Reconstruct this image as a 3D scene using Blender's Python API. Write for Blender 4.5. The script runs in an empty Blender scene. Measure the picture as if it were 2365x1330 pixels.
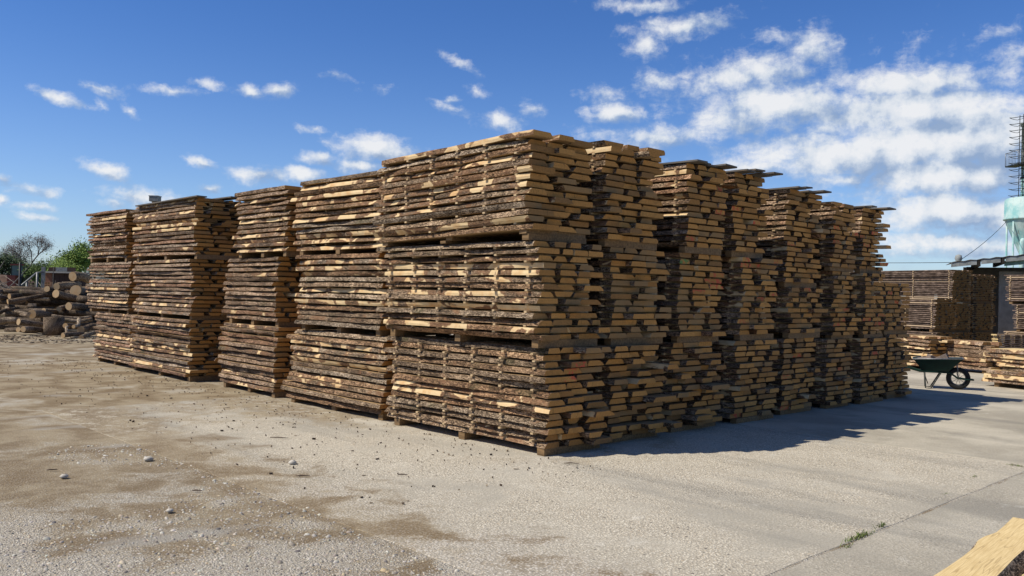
import bpy, math, random
from mathutils import Vector, Matrix, noise
R = random.Random(7)
rad = math.radians
SC = bpy.context.scene
COL = SC.collection

# ------------------------------------------------------------------ camera
CAM_H = 1.75
ROLL, PITCH, FPX = 0.0215, 13 / 2000, 2000.0
fwd = Vector((0, math.cos(PITCH), math.sin(PITCH)))
rt0 = Vector((1, 0, 0)); up0 = rt0.cross(fwd)
RT = math.cos(ROLL) * rt0 + math.sin(ROLL) * up0
UP = math.cos(ROLL) * up0 - math.sin(ROLL) * rt0
CP = Vector((0, 0, CAM_H))
cam = bpy.data.cameras.new('camera'); camo = bpy.data.objects.new('camera', cam); COL.objects.link(camo)
m = Matrix((RT, UP, -fwd)).transposed().to_4x4(); m.translation = CP
camo.matrix_world = m
cam.sensor_width = 36; cam.lens = 36 * FPX / 2365; cam.clip_end = 6000; cam.clip_start = .05
SC.camera = camo

# ------------------------------------------------------------------ sun, sky, exposure
SUN_AZ, SUN_EL = rad(-104), rad(50)
to_sun = Vector((math.sin(SUN_AZ) * math.cos(SUN_EL), math.cos(SUN_AZ) * math.cos(SUN_EL), math.sin(SUN_EL)))
sl = bpy.data.lights.new('sun', 'SUN'); sl.energy = 5.0; sl.angle = rad(.5); sl.color = (1, .93, .82)
so = bpy.data.objects.new('sun', sl); COL.objects.link(so)
so.rotation_euler = to_sun.to_track_quat('Z', 'Y').to_euler(); so.location = (-20, -5, 30)
SC.view_settings.view_transform = 'Standard'; SC.view_settings.look = 'None'
SC.view_settings.exposure = 0; SC.view_settings.gamma = 1; SC.view_settings.use_curve_mapping = False


def ray(px, py): return fwd + RT * ((px - 1182.5) / FPX) - UP * ((py - 665) / FPX)


def at(px, py, Y):                       # the place at distance Y along the sight line
    d = ray(px, py); return CP + d * (Y / d.y)


class NT:                                # small node-tree writer
    def __init__(s, tree): s.t = tree; tree.nodes.clear()

    def n(s, typ, ins=None, out=0, **kw):
        nd = s.t.nodes.new('ShaderNode' + typ)
        for k, v in kw.items(): setattr(nd, k, v)
        for k, v in (ins or {}).items():
            if isinstance(v, bpy.types.NodeSocket): s.t.links.new(v, nd.inputs[k])
            else: nd.inputs[k].default_value = v
        return nd.outputs[out]

    def m(s, op, a, b=0.0, c=0.0, clamp=False): return s.n('Math', {0: a, 1: b, 2: c}, operation=op, use_clamp=clamp)

    def vm(s, op, a, b=(0, 0, 0), out=0): return s.n('VectorMath', {0: a, 1: b}, out=out, operation=op)

    def ss(s, v, a, b, lo=0.0, hi=1.0):   # smooth step
        return s.n('MapRange', {0: v, 1: a, 2: b, 3: lo, 4: hi}, interpolation_type='SMOOTHSTEP')

    def mix(s, f, a, b, blend='MIX'):
        nd = s.t.nodes.new('ShaderNodeMix'); nd.data_type = 'RGBA'; nd.blend_type = blend; nd.clamp_factor = True
        for k, v in ((0, f), (6, a), (7, b)):
            if isinstance(v, bpy.types.NodeSocket): s.t.links.new(v, nd.inputs[k])
            else: nd.inputs[k].default_value = v if k == 0 else (*v[:3], 1)
        return nd.outputs[2]

    def noise(s, vec, scale, detail=4, rough=.55, dist=0.0, out=0):
        return s.n('TexNoise', {'Vector': vec, 'Scale': scale, 'Detail': detail, 'Roughness': rough, 'Distortion': dist}, out=out)

    def vor(s, vec, scale, feature='F1', out=0): return s.n('TexVoronoi', {'Vector': vec, 'Scale': scale}, out=out, feature=feature)

    def map(s, vec, scale=(1, 1, 1), loc=(0, 0, 0), rot=(0, 0, 0), vt='POINT'):
        return s.n('Mapping', {'Vector': vec, 'Location': loc, 'Rotation': rot, 'Scale': scale}, vector_type=vt)

    def ramp(s, f, stops):
        nd = s.t.nodes.new('ShaderNodeValToRGB'); s.t.links.new(f, nd.inputs[0])
        e = nd.color_ramp.elements
        while len(e) < len(stops): e.new(.5)
        for k, (p, c) in enumerate(stops): e[k].position = p; e[k].color = (*c, 1)
        return nd.outputs[0]

    def bump(s, h, strength=.5, dist=.02): return s.n('Bump', {'Height': h, 'Strength': strength, 'Distance': dist})


def material(name, rough=.85):
    mt = bpy.data.materials.new(name); mt.use_nodes = True
    t = NT(mt.node_tree)
    b = t.t.nodes.new('ShaderNodeBsdfPrincipled'); o = t.t.nodes.new('ShaderNodeOutputMaterial')
    t.t.links.new(b.outputs[0], o.inputs[0])
    b.inputs['Roughness'].default_value = rough
    b.inputs['Specular IOR Level'].default_value = .25

    def fin(col=None, normal=None, **kw):
        for k, v in (('Base Color', col), ('Normal', normal), *[(a.replace('_', ' '), c) for a, c in kw.items()]):
            if v is None: continue
            if isinstance(v, bpy.types.NodeSocket): t.t.links.new(v, b.inputs[k])
            else: b.inputs[k].default_value = (*v, 1) if isinstance(v, tuple) and len(v) == 3 else v
        return mt
    return t, fin


world = bpy.data.worlds.new('World'); SC.world = world; world.use_nodes = True


def build_sky():
    t = NT(world.node_tree)
    SKY = .105
    sky = t.n('TexSky', sky_type='NISHITA', sun_disc=False, sun_elevation=SUN_EL, sun_rotation=SUN_AZ,
              altitude=200, air_density=1.0, dust_density=.35, ozone_density=2.5)
    D = t.n('TexCoord', out=0)
    sx = t.n('SeparateXYZ', {0: D})
    nd = sx.node
    az = t.m('ARCTAN2', nd.outputs[0], nd.outputs[1]); el = t.m('ARCSINE', nd.outputs[2])
    P = t.n('CombineXYZ', {0: t.m('MULTIPLY', az, 1000.), 1: t.m('MULTIPLY', el, 1000.)})
    w1 = t.vm('SUBTRACT', t.noise(P, .035, 4, .6, out=1), (.5, .5, .5))
    PW = t.vm('ADD', P, t.vm('MULTIPLY', w1, (24, 15, 0)))
    # cloud list: x, y, half width, half height, turn, weight  (in thousandths of the photograph's own scale)
    blobs = [(140,225,55,14,12,.9),(235,207,45,13,8,.55),(232,243,25,9,30,.4),(305,260,20,10,35,.5),(400,209,65,10,-3,.7),(478,190,45,11,5,.5),
        (575,208,38,14,10,.9),(640,212,42,17,-15,1.0),(770,174,38,10,5,.45),(878,206,38,9,5,.35),(1050,140,55,11,25,.4),(1105,213,32,11,15,.45),
        (245,395,52,21,15,1.0),(470,377,36,13,5,.85),(595,402,72,20,0,1.0),(478,437,28,10,5,.8),(730,298,35,9,5,.45),
        (865,345,112,32,3,1.25),(735,365,45,16,5,.9),(710,402,56,19,5,1.0),(830,385,70,18,0,.8),(335,458,90,22,5,.95),(265,468,32,11,0,.65),
        (3,415,18,13,0,.8),(70,437,52,14,5,.65),(5,462,20,10,0,.7),(75,475,50,10,0,.55),(92,502,40,11,3,.75),
        (1045,250,50,11,15,.5),(1045,229,22,10,0,.45),(1155,282,60,24,10,.65),(1230,255,34,18,5,.55),(1250,318,50,12,0,.5),
        (1425,264,78,25,0,1.1),(1490,112,48,27,10,.75),(1575,60,135,27,-8,.85),(1490,10,110,16,0,.7),(1525,195,66,26,10,.7),(1400,217,60,18,0,.5),
        (1530,318,160,26,0,.8),(1400,308,70,20,0,.4),(1880,108,75,42,15,.75),(1800,90,60,22,10,.5),(1720,170,190,44,-8,.85),
        (2110,192,215,40,3,1.05),(1810,240,210,50,0,1.2),(1700,275,120,46,0,.95),(2120,262,270,60,0,1.3),(2220,325,280,75,0,1.4),(1980,358,290,55,0,1.3),
        (1740,385,160,26,0,.8),(2210,405,240,55,0,1.25),(2150,330,340,150,0,.62),(2250,490,260,95,0,.62),(1800,250,260,80,0,.45),(1960,412,66,24,0,.9),(2210,490,240,50,0,1.2),(2200,565,260,32,0,.9),(2350,125,42,24,-10,.55),(2320,72,46,13,-15,.45)]
    M = None; MU = None
    for x, y, rx, ry, rot, a in blobs:
        d = ray(x, y).normalized()
        c = (math.atan2(d.x, d.y) * 1000, math.asin(d.z) * 1000, 0)
        q = t.map(PW, (rx * .56, ry * .62, 1), c, (0, 0, rad(-rot - 1.2)), 'TEXTURE')
        v = t.m('MULTIPLY_ADD', t.vm('LENGTH', q, out=1), -a, a)
        M = v if M is None else t.m('MAXIMUM', M, v)
        v2 = t.m('MULTIPLY_ADD', t.vm('LENGTH', t.vm('ADD', q, (-.22, .42, 0)), out=1), -a, a)   # the same field a little up and towards the sun
        MU = v2 if MU is None else t.m('MAXIMUM', MU, v2)
    # scattered cloud for the rest of the sky, outside the part the camera sees
    far = t.m('MAXIMUM', t.ss(t.m('ABSOLUTE', az), .56, .8), t.ss(el, .36, .55))
    gen = t.m('SUBTRACT', t.m('MULTIPLY', t.noise(D, 3.2, 4, .55), 2.4), 1.42)
    gen = t.m('SUBTRACT', gen, t.m('MULTIPLY', t.m('SUBTRACT', 1., far), 3.))
    M = t.m('MAXIMUM', M, gen); MU = t.m('MAXIMUM', MU, t.m('SUBTRACT', gen, .06))
    f = t.noise(P, .034, 9, .60)
    f2 = t.noise(t.vm('ADD', P, (-8, 11, 0)), .030, 5, .56)
    fs = t.noise(t.vm('ADD', t.map(P, (.6, 1.35, 1), rot=(0, 0, .25)), t.vm('MULTIPLY', w1, (30, 30, 0))), .075, 6, .62)
    dens = t.ss(t.m('ADD', M, t.m('ADD', t.m('MULTIPLY', t.m('SUBTRACT', f, .53), 1.35), t.m('MULTIPLY', t.m('SUBTRACT', fs, .5), 1.0))), -.10, .82)
    lit = t.m('ADD', t.m('MULTIPLY', t.m('SUBTRACT', M, MU), .95), t.m('MULTIPLY', t.m('SUBTRACT', f, f2), 1.9))
    shade = t.m('ADD', lit, .52, clamp=True)
    cc = t.ramp(shade, [(0, (.33, .45, .66)), (.35, (.52, .62, .78)), (.62, (.78, .84, .92)), (1, (.97, .98, 1.0))])
    cc = t.mix(1.0, cc, (1 / SKY * .9,) * 3, 'MULTIPLY')
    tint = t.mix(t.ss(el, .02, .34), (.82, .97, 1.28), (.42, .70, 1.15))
    tint = t.mix(t.ss(el, .34, .85), tint, (.36, .56, .84))  # unseen overhead sky tinted darker and less blue, to cut blue fill in shade
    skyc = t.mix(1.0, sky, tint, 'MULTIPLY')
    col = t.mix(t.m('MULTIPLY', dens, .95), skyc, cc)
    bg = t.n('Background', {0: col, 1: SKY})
    o = t.t.nodes.new('ShaderNodeOutputWorld'); t.t.links.new(bg, o.inputs[0])
    world.cycles.sampling_method = 'MANUAL'; world.cycles.sample_map_resolution = 512


build_sky()


# ------------------------------------------------------------------ object helpers
class MB:
    def __init__(s): s.v = []; s.f = []; s.mi = []; s.sm = []

    def quad(s, ids, mi=0, sm=False): s.f.append(ids); s.mi.append(mi); s.sm.append(sm)

    def box(s, lo, hi, mi=0, M=None):
        b = len(s.v)
        for z in (lo[2], hi[2]):
            for x, y in ((lo[0], lo[1]), (hi[0], lo[1]), (hi[0], hi[1]), (lo[0], hi[1])):
                p = Vector((x, y, z)); s.v.append(M @ p if M else p)
        for q in ((3, 2, 1, 0), (4, 5, 6, 7), (0, 1, 5, 4), (1, 2, 6, 5), (2, 3, 7, 6), (3, 0, 4, 7)):
            s.quad([b + k for k in q], mi)
        return s

    def tube(s, pts, rads, n=8, mi=0, cap=True, capmi=None, wob=0.0, rr=None):
        rr = rr or R
        pts = [Vector(p) for p in pts]
        if not hasattr(rads, '__len__'): rads = [rads] * len(pts)
        b = len(s.v); side = None
        for k, p in enumerate(pts):
            d = (pts[min(k + 1, len(pts) - 1)] - pts[max(k - 1, 0)]).normalized()
            if side is None: side = d.orthogonal().normalized()
            side = (side - d * side.dot(d)).normalized(); o = d.cross(side)
            for j in range(n):
                a = 2 * math.pi * j / n
                r = rads[k] * (1 + (rr.uniform(-wob, wob) if wob else 0))
                s.v.append(p + side * math.cos(a) * r + o * math.sin(a) * r)
        for k in range(len(pts) - 1):
            for j in range(n):
                j2 = (j + 1) % n
                s.quad([b + k * n + j, b + k * n + j2, b + (k + 1) * n + j2, b + (k + 1) * n + j], mi, True)
        if cap:
            cm = mi if capmi is None else capmi
            s.quad([b + j for j in range(n - 1, -1, -1)], cm)
            s.quad([b + (len(pts) - 1) * n + j for j in range(n)], cm)
        return s

    def lathe(s, prof, n=24, c=(0, 0, 0), axis='Z', mi=0):
        b = len(s.v); c = Vector(c)
        for r, h in prof:
            for j in range(n):
                a = 2 * math.pi * j / n
                p = Vector((r * math.cos(a), r * math.sin(a), h))
                if axis == 'Y': p = Vector((p.x, p.z, p.y))
                s.v.append(c + p)
        for k in range(len(prof) - 1):
            for j in range(n):
                j2 = (j + 1) % n
                s.quad([b + k * n + j, b + k * n + j2, b + (k + 1) * n + j2, b + (k + 1) * n + j], mi, True)
        return s

    def mesh(s, name, mats):
        me = bpy.data.meshes.new(name); me.from_pydata([tuple(p) for p in s.v], [], s.f)
        for mm in (mats if isinstance(mats, (list, tuple)) else [mats]): me.materials.append(mm)
        me.polygons.foreach_set('material_index', s.mi); me.polygons.foreach_set('use_smooth', s.sm)
        me.update(); return me


def link(name, data, parent=None, loc=None, rot=None, M=None, scale=None):
    o = bpy.data.objects.new(name, data); COL.objects.link(o)
    if parent: o.parent = parent
    if M is not None: o.matrix_local = M
    if loc is not None: o.location = loc
    if rot is not None: o.rotation_euler = rot
    if scale is not None: o.scale = scale
    return o


def tag(o, label=None, cat=None, group=None, kind=None):
    for k, v in (('label', label), ('category', cat), ('group', group), ('kind', kind)):
        if v: o[k] = v
    return o


def thing(name, label, cat, loc=(0, 0, 0), rz=0.0, group=None):
    return tag(link(name, None, loc=loc, rot=(0, 0, rz)), label, cat, group)


def segM(a, b):                          # matrix whose Y axis runs from a to b
    a = Vector(a); b = Vector(b); d = b - a
    q = d.to_track_quat('Y', 'Z'); mm = q.to_matrix().to_4x4(); mm.translation = a
    return mm, d.length


# ------------------------------------------------------------------ yard frame: s along the end-grain side, t along the boards
C0 = Vector((.434, 9.305, 0)); YAW = rad(43.7)
V = Vector((math.cos(YAW), math.sin(YAW), 0)); U = Vector((-math.sin(YAW), math.cos(YAW), 0))


def ST(s, t, z=0.0): return C0 + V * s + U * t + Vector((0, 0, z))


# ------------------------------------------------------------------ materials
def mat_bark():
    t, fin = material('bark_edge', .9)
    oi = t.n('ObjectInfo').node
    rnd = oi.outputs['Random']
    off = t.n('CombineXYZ', {0: t.m('MULTIPLY', rnd, 37.), 1: t.m('MULTIPLY', rnd, 91.), 2: t.m('MULTIPLY', rnd, 13.)})
    p = t.vm('ADD', t.n('TexCoord', out=3), off)
    pm = t.map(p, (1, .38, 1))
    n1 = t.noise(t.map(p, (1, .5, 1)), 62, 5, .75, .4)
    rg_ = t.noise(t.map(p, (1, .30, 1)), 44, 4, .65, .9)
    crack = t.ss(t.m('ABSOLUTE', t.m('SUBTRACT', rg_, .5)), .0, .07)
    tone = t.noise(p, 2.6, 3, .6)
    h = t.m('MULTIPLY_ADD', crack, .30, t.m('MULTIPLY', n1, .95))
    h2 = t.m('ADD', h, t.m('MULTIPLY', t.m('SUBTRACT', tone, .5), .55))
    bark = t.ramp(h2, [(.42, (.014, .010, .007)), (.57, (.072, .053, .036)), (.72, (.215, .168, .12)), (.90, (.50, .425, .33))])
    bark = t.mix(1.0, bark, oi.outputs['Color'], 'MULTIPLY')
    moss = t.m('MULTIPLY', t.ss(t.noise(p, 1.7, 4), .58, .72), .45)
    bark = t.mix(moss, bark, (.085, .085, .035))
    pn = t.noise(t.map(p, (.6, .62, 1.0)), 4.6, 4, .5, .5)
    thr = t.m('MULTIPLY_ADD', oi.outputs['Alpha'], -.34, .80)
    patch = t.ss(t.m('SUBTRACT', pn, thr), 0, .035)
    ring = t.ss(t.m('SUBTRACT', pn, thr), -.11, -.01)
    wn = t.noise(t.map(p, (1, .2, 1)), 30, 4)
    wood = t.mix(wn, (.50, .34, .16), (.80, .62, .36))
    wood = t.mix(t.ss(t.noise(p, 5, 3), .45, .7), wood, (.56, .35, .16))
    inner = t.mix(wn, (.16, .080, .042), (.33, .18, .09))
    col = t.mix(t.m('MULTIPLY', ring, .8), bark, inner)
    col = t.mix(patch, col, wood)
    hb = t.m('MULTIPLY', h, t.m('SUBTRACT', 1., t.m('MULTIPLY', patch, .9)))
    return fin(col, t.bump(hb, .9, .014))


def mat_end(name, paint=None, lift=1.0, weathered=None):
    t, fin = material(name, .85)
    oi = t.n('ObjectInfo').node; rnd = oi.outputs['Random']
    p = t.n('TexCoord', out=3)
    pr = t.vm('ADD', p, t.n('CombineXYZ', {0: t.m('MULTIPLY', rnd, 50.), 1: 0., 2: t.m('MULTIPLY', rnd, 23.)}))
    base = t.ramp(rnd, [(0, (.44, .215, .058)), (.35, (.56, .29, .082)), (.7, (.36, .175, .047)), (.88, (.26, .145, .055)), (1, (.50, .26, .072))])
    n = t.noise(pr, 45, 5, .65)
    col = t.mix(.55, base, t.ramp(n, [(.3, (.55, .5, .45)), (.7, (1.2, 1.2, 1.2))]), 'MULTIPLY')
    ringd = t.vm('LENGTH', t.vm('ADD', t.map(p, (1, 0, 1)), t.n('CombineXYZ', {0: t.m('SUBTRACT', t.m('MULTIPLY', rnd, .3), .15), 1: 0., 2: .12})), out=1)
    rings = t.m('SINE', t.m('MULTIPLY', ringd, 520.))
    col = t.mix(t.ss(rings, .2, 1, 0, .22), col, (.22, .13, .06))
    ck = t.noise(t.map(pr, (1, 0, .16)), 26, 2, .5, .8)
    crack = t.m('MULTIPLY', t.ss(t.m('ABSOLUTE', t.m('SUBTRACT', ck, .5)), .012, .0), t.ss(t.noise(pr, 4, 1), .45, .6))
    col = t.mix(t.m('MULTIPLY', crack, .85), col, (.05, .03, .015))
    stain = t.ss(t.noise(pr, 7, 3), .55, .75)
    col = t.mix(t.m('MULTIPLY', stain, .4), col, (.16, .085, .032))
    if weathered: col = t.mix(t.ss(t.noise(pr, 5, 3), .3, .6, .5, .9), col, weathered)
    if paint:
        pm_ = t.ss(t.noise(pr, 15, 4, .6, .6), .50, .57)
        col = t.mix(t.m('MULTIPLY', pm_, .85), col, paint)
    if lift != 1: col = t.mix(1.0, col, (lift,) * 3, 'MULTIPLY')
    return fin(col, t.bump(n, .35, .01))


def mat_sawn(name='sawn_face', a=(.34, .235, .12), b=(.56, .41, .225), grey=.35):
    t, fin = material(name, .8)
    rnd = t.n('ObjectInfo', out=5)
    p = t.vm('ADD', t.n('TexCoord', out=3), t.n('CombineXYZ', {0: t.m('MULTIPLY', rnd, 31.), 1: t.m('MULTIPLY', rnd, 17.), 2: 0.}))
    g = t.noise(t.map(p, (1, .05, 1)), 42 if grey > .1 else 120, 5, .65, .15)
    col = t.mix(t.ss(g, .3, .7), a, b)
    col = t.mix(t.m('MULTIPLY', t.ss(t.noise(p, 1.6, 4), .45, .7), grey), col, (.23, .20, .16))
    ln = t.m('MULTIPLY', t.ss(t.m('ABSOLUTE', t.m('SUBTRACT', t.noise(t.map(p, (1, .045, 1)), 22, 2, .5, .25), .5)), .02, 0), .45)
    col = t.mix(ln, col, (.25, .15, .06))
    return fin(col, t.bump(g, .3 if grey > .1 else .08, .006))


def mat_flat(name, c, rough=.6, var=.25, scale=9, metal=0.0, c2=None):
    t, fin = material(name, rough)
    p = t.n('TexCoord', out=3)
    n = t.noise(p, scale, 5, .6)
    d = c2 or tuple(x * (1 - var) for x in c)
    return fin(t.mix(t.ss(n, .35, .68), c, d), t.bump(n, .15, .01), Metallic=metal)


BARK = mat_bark()
END = mat_end('end_grain')
END_RED = mat_end('end_grain_red_paint', (.52, .09, .05))
END_GREEN = mat_end('end_grain_green_paint', (.06, .22, .07))
END_GREY = mat_end('end_grain_weathered', weathered=(.26, .165, .075))
SAWN = mat_sawn(a=(.26, .165, .075), b=(.46, .31, .15))
SAWN_PALE = mat_sawn('sawn_face_fresh', (.60, .43, .19), (.76, .58, .29), .04)
STICK = mat_sawn('spacer_wood', (.38, .26, .13), (.60, .45, .26), .2)
BEARER = mat_sawn('bearer_wood', (.11, .066, .030), (.25, .155, .07), .15)
OLD = mat_sawn('weathered_board', (.055, .05, .045), (.15, .135, .115), .4)


def ground_mat(name, slab):
    t, fin = material(name, .95)
    geo = t.n('NewGeometry', out=0)
    q = t.vm('SUBTRACT', geo, tuple(C0))
    s = t.vm('DOT_PRODUCT', q, tuple(V), out=1); tt = t.vm('DOT_PRODUCT', q, tuple(U), out=1)
    P = t.n('CombineXYZ', {0: s, 1: tt, 2: 0.})
    big = t.noise(P, .45, 5, .6); mid = t.noise(P, 1.7, 5, .62, .4); fine = t.noise(P, 52, 6, .78)
    tiny = t.noise(P, 140, 3, .7)
    # exposed stones
    wv = t.vm('ADD', P, t.vm('MULTIPLY', t.noise(P, 30, 2, out=1), (.02, .02, 0)))
    vd = t.vor(wv, 62); vc = t.vor(wv, 62, out=1)
    stone_r = t.n('SeparateColor', {0: vc}, out=0)
    vd2 = t.vor(P, 27); stone2 = t.n('SeparateColor', {0: t.vor(P, 27, out=1)}, out=1)
    soil = t.mix(t.ss(mid, .35, .62), (.205, .150, .085), (.335, .272, .175))
    brown = soil
    pale = t.m('SUBTRACT', t.m('ADD', t.m('MULTIPLY', big, .55), t.m('MULTIPLY', mid, .45)), t.m('MULTIPLY', t.ss(tt, -2.4, 1.6), .13))
    soil = t.mix(t.m('MULTIPLY', t.ss(pale, .385, .50), .9), soil, (.42, .38, .305))
    soil = t.mix(.8, soil, t.ramp(fine, [(.28, (.38, .36, .34)), (.5, (.95, .95, .95)), (.72, (1.55, 1.52, 1.46))]), 'MULTIPLY')
    peb = t.ramp(stone_r, [(0, (.17, .16, .15)), (.15, (.34, .29, .22)), (.4, (.52, .47, .39)), (.8, (.72, .67, .57)), (1, (.46, .35, .22))])
    near = t.ss(tt, 7.5, 2.5)
    pm = t.m('MULTIPLY', t.m('MULTIPLY', t.ss(vd, .55, .38), t.ss(pale, .37, .47, .25, 1.0)), near)
    soilc = t.mix(t.m('MULTIPLY', pm, .85), soil, peb)
    if slab:
        oi = t.n('ObjectInfo').node
        base = t.mix(t.ss(big, .38, .62), (.39, .355, .285), (.60, .55, .445))
        base = t.mix(t.m('MULTIPLY', t.ss(mid, .5, .72), .5), base, (.29, .27, .225))
        worn = t.m('MULTIPLY', oi.outputs['Alpha'], t.ss(t.m('ADD', t.m('MULTIPLY', big, .6), t.m('MULTIPLY', mid, .4)), .36, .56))
        agg = t.ramp(stone_r, [(0, (.17, .15, .12)), (.2, (.42, .37, .28)), (.45, (.76, .69, .55)), (.8, (.86, .80, .66)), (1, (.50, .37, .23))])
        agg = t.mix(t.ss(vd, .25, .55), agg, (.42, .37, .285))
        col = t.mix(t.m('MULTIPLY', worn, .9), base, agg)
        col = t.mix(t.m('MULTIPLY', t.ss(stone2, .93, .95), t.m('MULTIPLY', t.ss(vd2, .34, .28), worn)), col, (.13, .115, .10))
        col = t.mix(.75, col, t.ramp(fine, [(.28, (.38, .37, .36)), (.46, (.92, .92, .91)), (.72, (1.42, 1.42, 1.38))]), 'MULTIPLY')
        band = t.noise(t.map(P, (.9, .16, 1), rot=(0, 0, .35)), 1.1, 4, .6)
        col = t.mix(t.m('MULTIPLY', t.ss(band, .50, .66), .42), col, (.20, .19, .165))
        col = t.mix(t.m('MULTIPLY', t.ss(t.noise(P, 2.6, 5, .7), .60, .72), .35), col, (.72, .68, .58))
        col = t.mix(1.0, col, oi.outputs['Color'], 'MULTIPLY')
        # tan dirt carried over the slab from the left and along the foot of the stacks
        bias = t.m('ADD', t.ss(s, -2.0, -3.2, 0, .24), t.ss(tt, 2.0, 5.0, 0, .20))
        foot = t.m('MULTIPLY', t.ss(s, -1.5, -.1, 0, .14), t.ss(tt, -1.2, .2))
        dm = t.ss(t.m('ADD', t.m('ADD', t.m('MULTIPLY_ADD', mid, .55, t.m('MULTIPLY', big, .45)), bias), foot),         .63, .78)
        dm = t.m('MULTIPLY', t.m('MULTIPLY', dm, t.ss(s, 3.6, 2.4)), t.ss(t.noise(P, 5.5, 4, .65), .30, .52))
        dirt = t.mix(.85, brown, t.ramp(fine, [(.28, (.45, .43, .40)), (.5, (.95, .95, .95)), (.72, (1.5, 1.46, 1.4))]), 'MULTIPLY')
        dirt = t.mix(t.m('MULTIPLY', t.ss(stone2, .72, .80), t.ss(vd2, .42, .34)), dirt, (.42, .37, .29))
        col = t.mix(t.m('MULTIPLY', dm, .88), col, dirt)
        em = t.m('MULTIPLY', t.ss(t.m('ADD', s, t.m('MULTIPLY', t.m('SUBTRACT', mid, .5), 3.2)), -2.0, -2.9), t.ss(t.m('ADD', tt, t.m('MULTIPLY', t.m('SUBTRACT', big, .5), 2.)), 4.4, 3.0))
        em = t.m('MAXIMUM', em, t.m('MULTIPLY', t.ss(s, -2.75, -3.1), t.ss(tt, 4.4, 3.2)))
        col = t.mix(em, col, soilc)
        h = t.m('ADD', t.m('MULTIPLY', fine, .5), t.m('MULTIPLY', t.m('MULTIPLY', t.m('SUBTRACT', 1., vd), worn), .8))
        return fin(col, t.bump(h, .55, .02))
    col = soilc
    wash = t.m('MULTIPLY', t.ss(t.noise(t.map(P, (.35, 1, 1), loc=(4, 2, 0)), .9, 4, .6), .58, .68), .75)
    col = t.mix(wash, col, (.36, .335, .285))
    green = t.m('MULTIPLY', t.ss(t.vm('LENGTH', q, out=1), 45, 75), t.ss(big, .3, .6))
    col = t.mix(green, col, (.10, .13, .035))
    h = t.m('ADD', t.m('MULTIPLY', fine, .55), t.m('MULTIPLY', t.m('MULTIPLY', t.m('SUBTRACT', 1., vd), pm), .9))
    return fin(col, t.bump(t.m('ADD', h, t.m('MULTIPLY', tiny, .2)), .7, .025))


SOIL = ground_mat('dirt_and_gravel', False)
CONC = ground_mat('worn_concrete', True)

# ------------------------------------------------------------------ ground
b = MB(); G = 1500
N = 24
xs = [-G, -400, -150, -60, -30, -15, -8, 0, 8, 15, 30, 60, 150, 400, G]
for y in xs:
    for x in xs: b.v.append(Vector((x, y + 10, 0)))
k = len(xs)
for i in range(k - 1):
    for j in range(k - 1): b.quad([i * k + j, i * k + j + 1, (i + 1) * k + j + 1, (i + 1) * k + j])
tag(link('ground', b.mesh('ground', SOIL), loc=(0, 0, -.006)), kind='structure', label='brown dirt and gravel yard ground', cat='ground')

yard = tag(link('concrete_yard', None, loc=C0 - Vector((0, 0, .0025)), rot=(0, 0, YAW)), kind='structure', label='worn grey concrete paving laid in big slabs', cat='paving')


def slab(s0, s1, t0, t1, tint, worn):
    g = .011; b = MB(); per = []
    rr = random.Random(int((s0 * 31 + t0 * 17) * 10))
    c = [(s0 + g, t0 + g), (s1 - g, t0 + g), (s1 - g, t1 - g), (s0 + g, t1 - g)]
    for e in range(4):
        a, d = c[e], c[(e + 1) % 4]
        for q in range(24):
            f = q / 24; per.append((a[0] + (d[0] - a[0]) * f + rr.uniform(-.011, .011), a[1] + (d[1] - a[1]) * f + rr.uniform(-.011, .011)))
    n = len(per); cx = (s0 + s1) / 2; cy = (t0 + t1) / 2
    for z, sh in ((-.06, 1.0), (-.008, 1.0), (0, .9985)):
        for x, y in per: b.v.append(Vector((cx + (x - cx) * sh, cy + (y - cy) * sh, z)))
    for r in range(2):
        for q in range(n): b.quad([r * n + q, r * n + (q + 1) % n, (r + 1) * n + (q + 1) % n, (r + 1) * n + q])
    b.quad([2 * n + q for q in range(n)])
    o = link('concrete_slab', b.mesh('concrete_slab', CONC), yard)
    o.color = (*tint, worn)
    return o


for args in [(-3.15, 3.9, -3.6, 6.65, (1, 1, 1), 1.0), (-3.3, 3.9, -9.5, -3.6, (.90, .90, .90), .55),
             (3.9, 10.4, -3.6, 2.15, (.86, .85, .83), .18), (3.9, 10.4, -9.5, -3.6, (.88, .88, .87), .4), (3.9, 10.4, 2.15, 6.65, (.86, .85, .83), .2),
             (10.4, 17, -3.6, 2.15, (.9, .88, .85), .15), (10.4, 17, 2.15, 8, (.9, .88, .85), .15), (10.4, 17, -9.5, -3.6, (.9, .9, .9), .2),
             (17, 23.6, -3.6, 2.15, (.9, .89, .87), .15), (17, 23.6, 2.15, 8, (.92, .9, .87), .15), (17, 23.6, -9.5, -3.6, (.9, .9, .9), .2)]:
    slab(*args)


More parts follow.
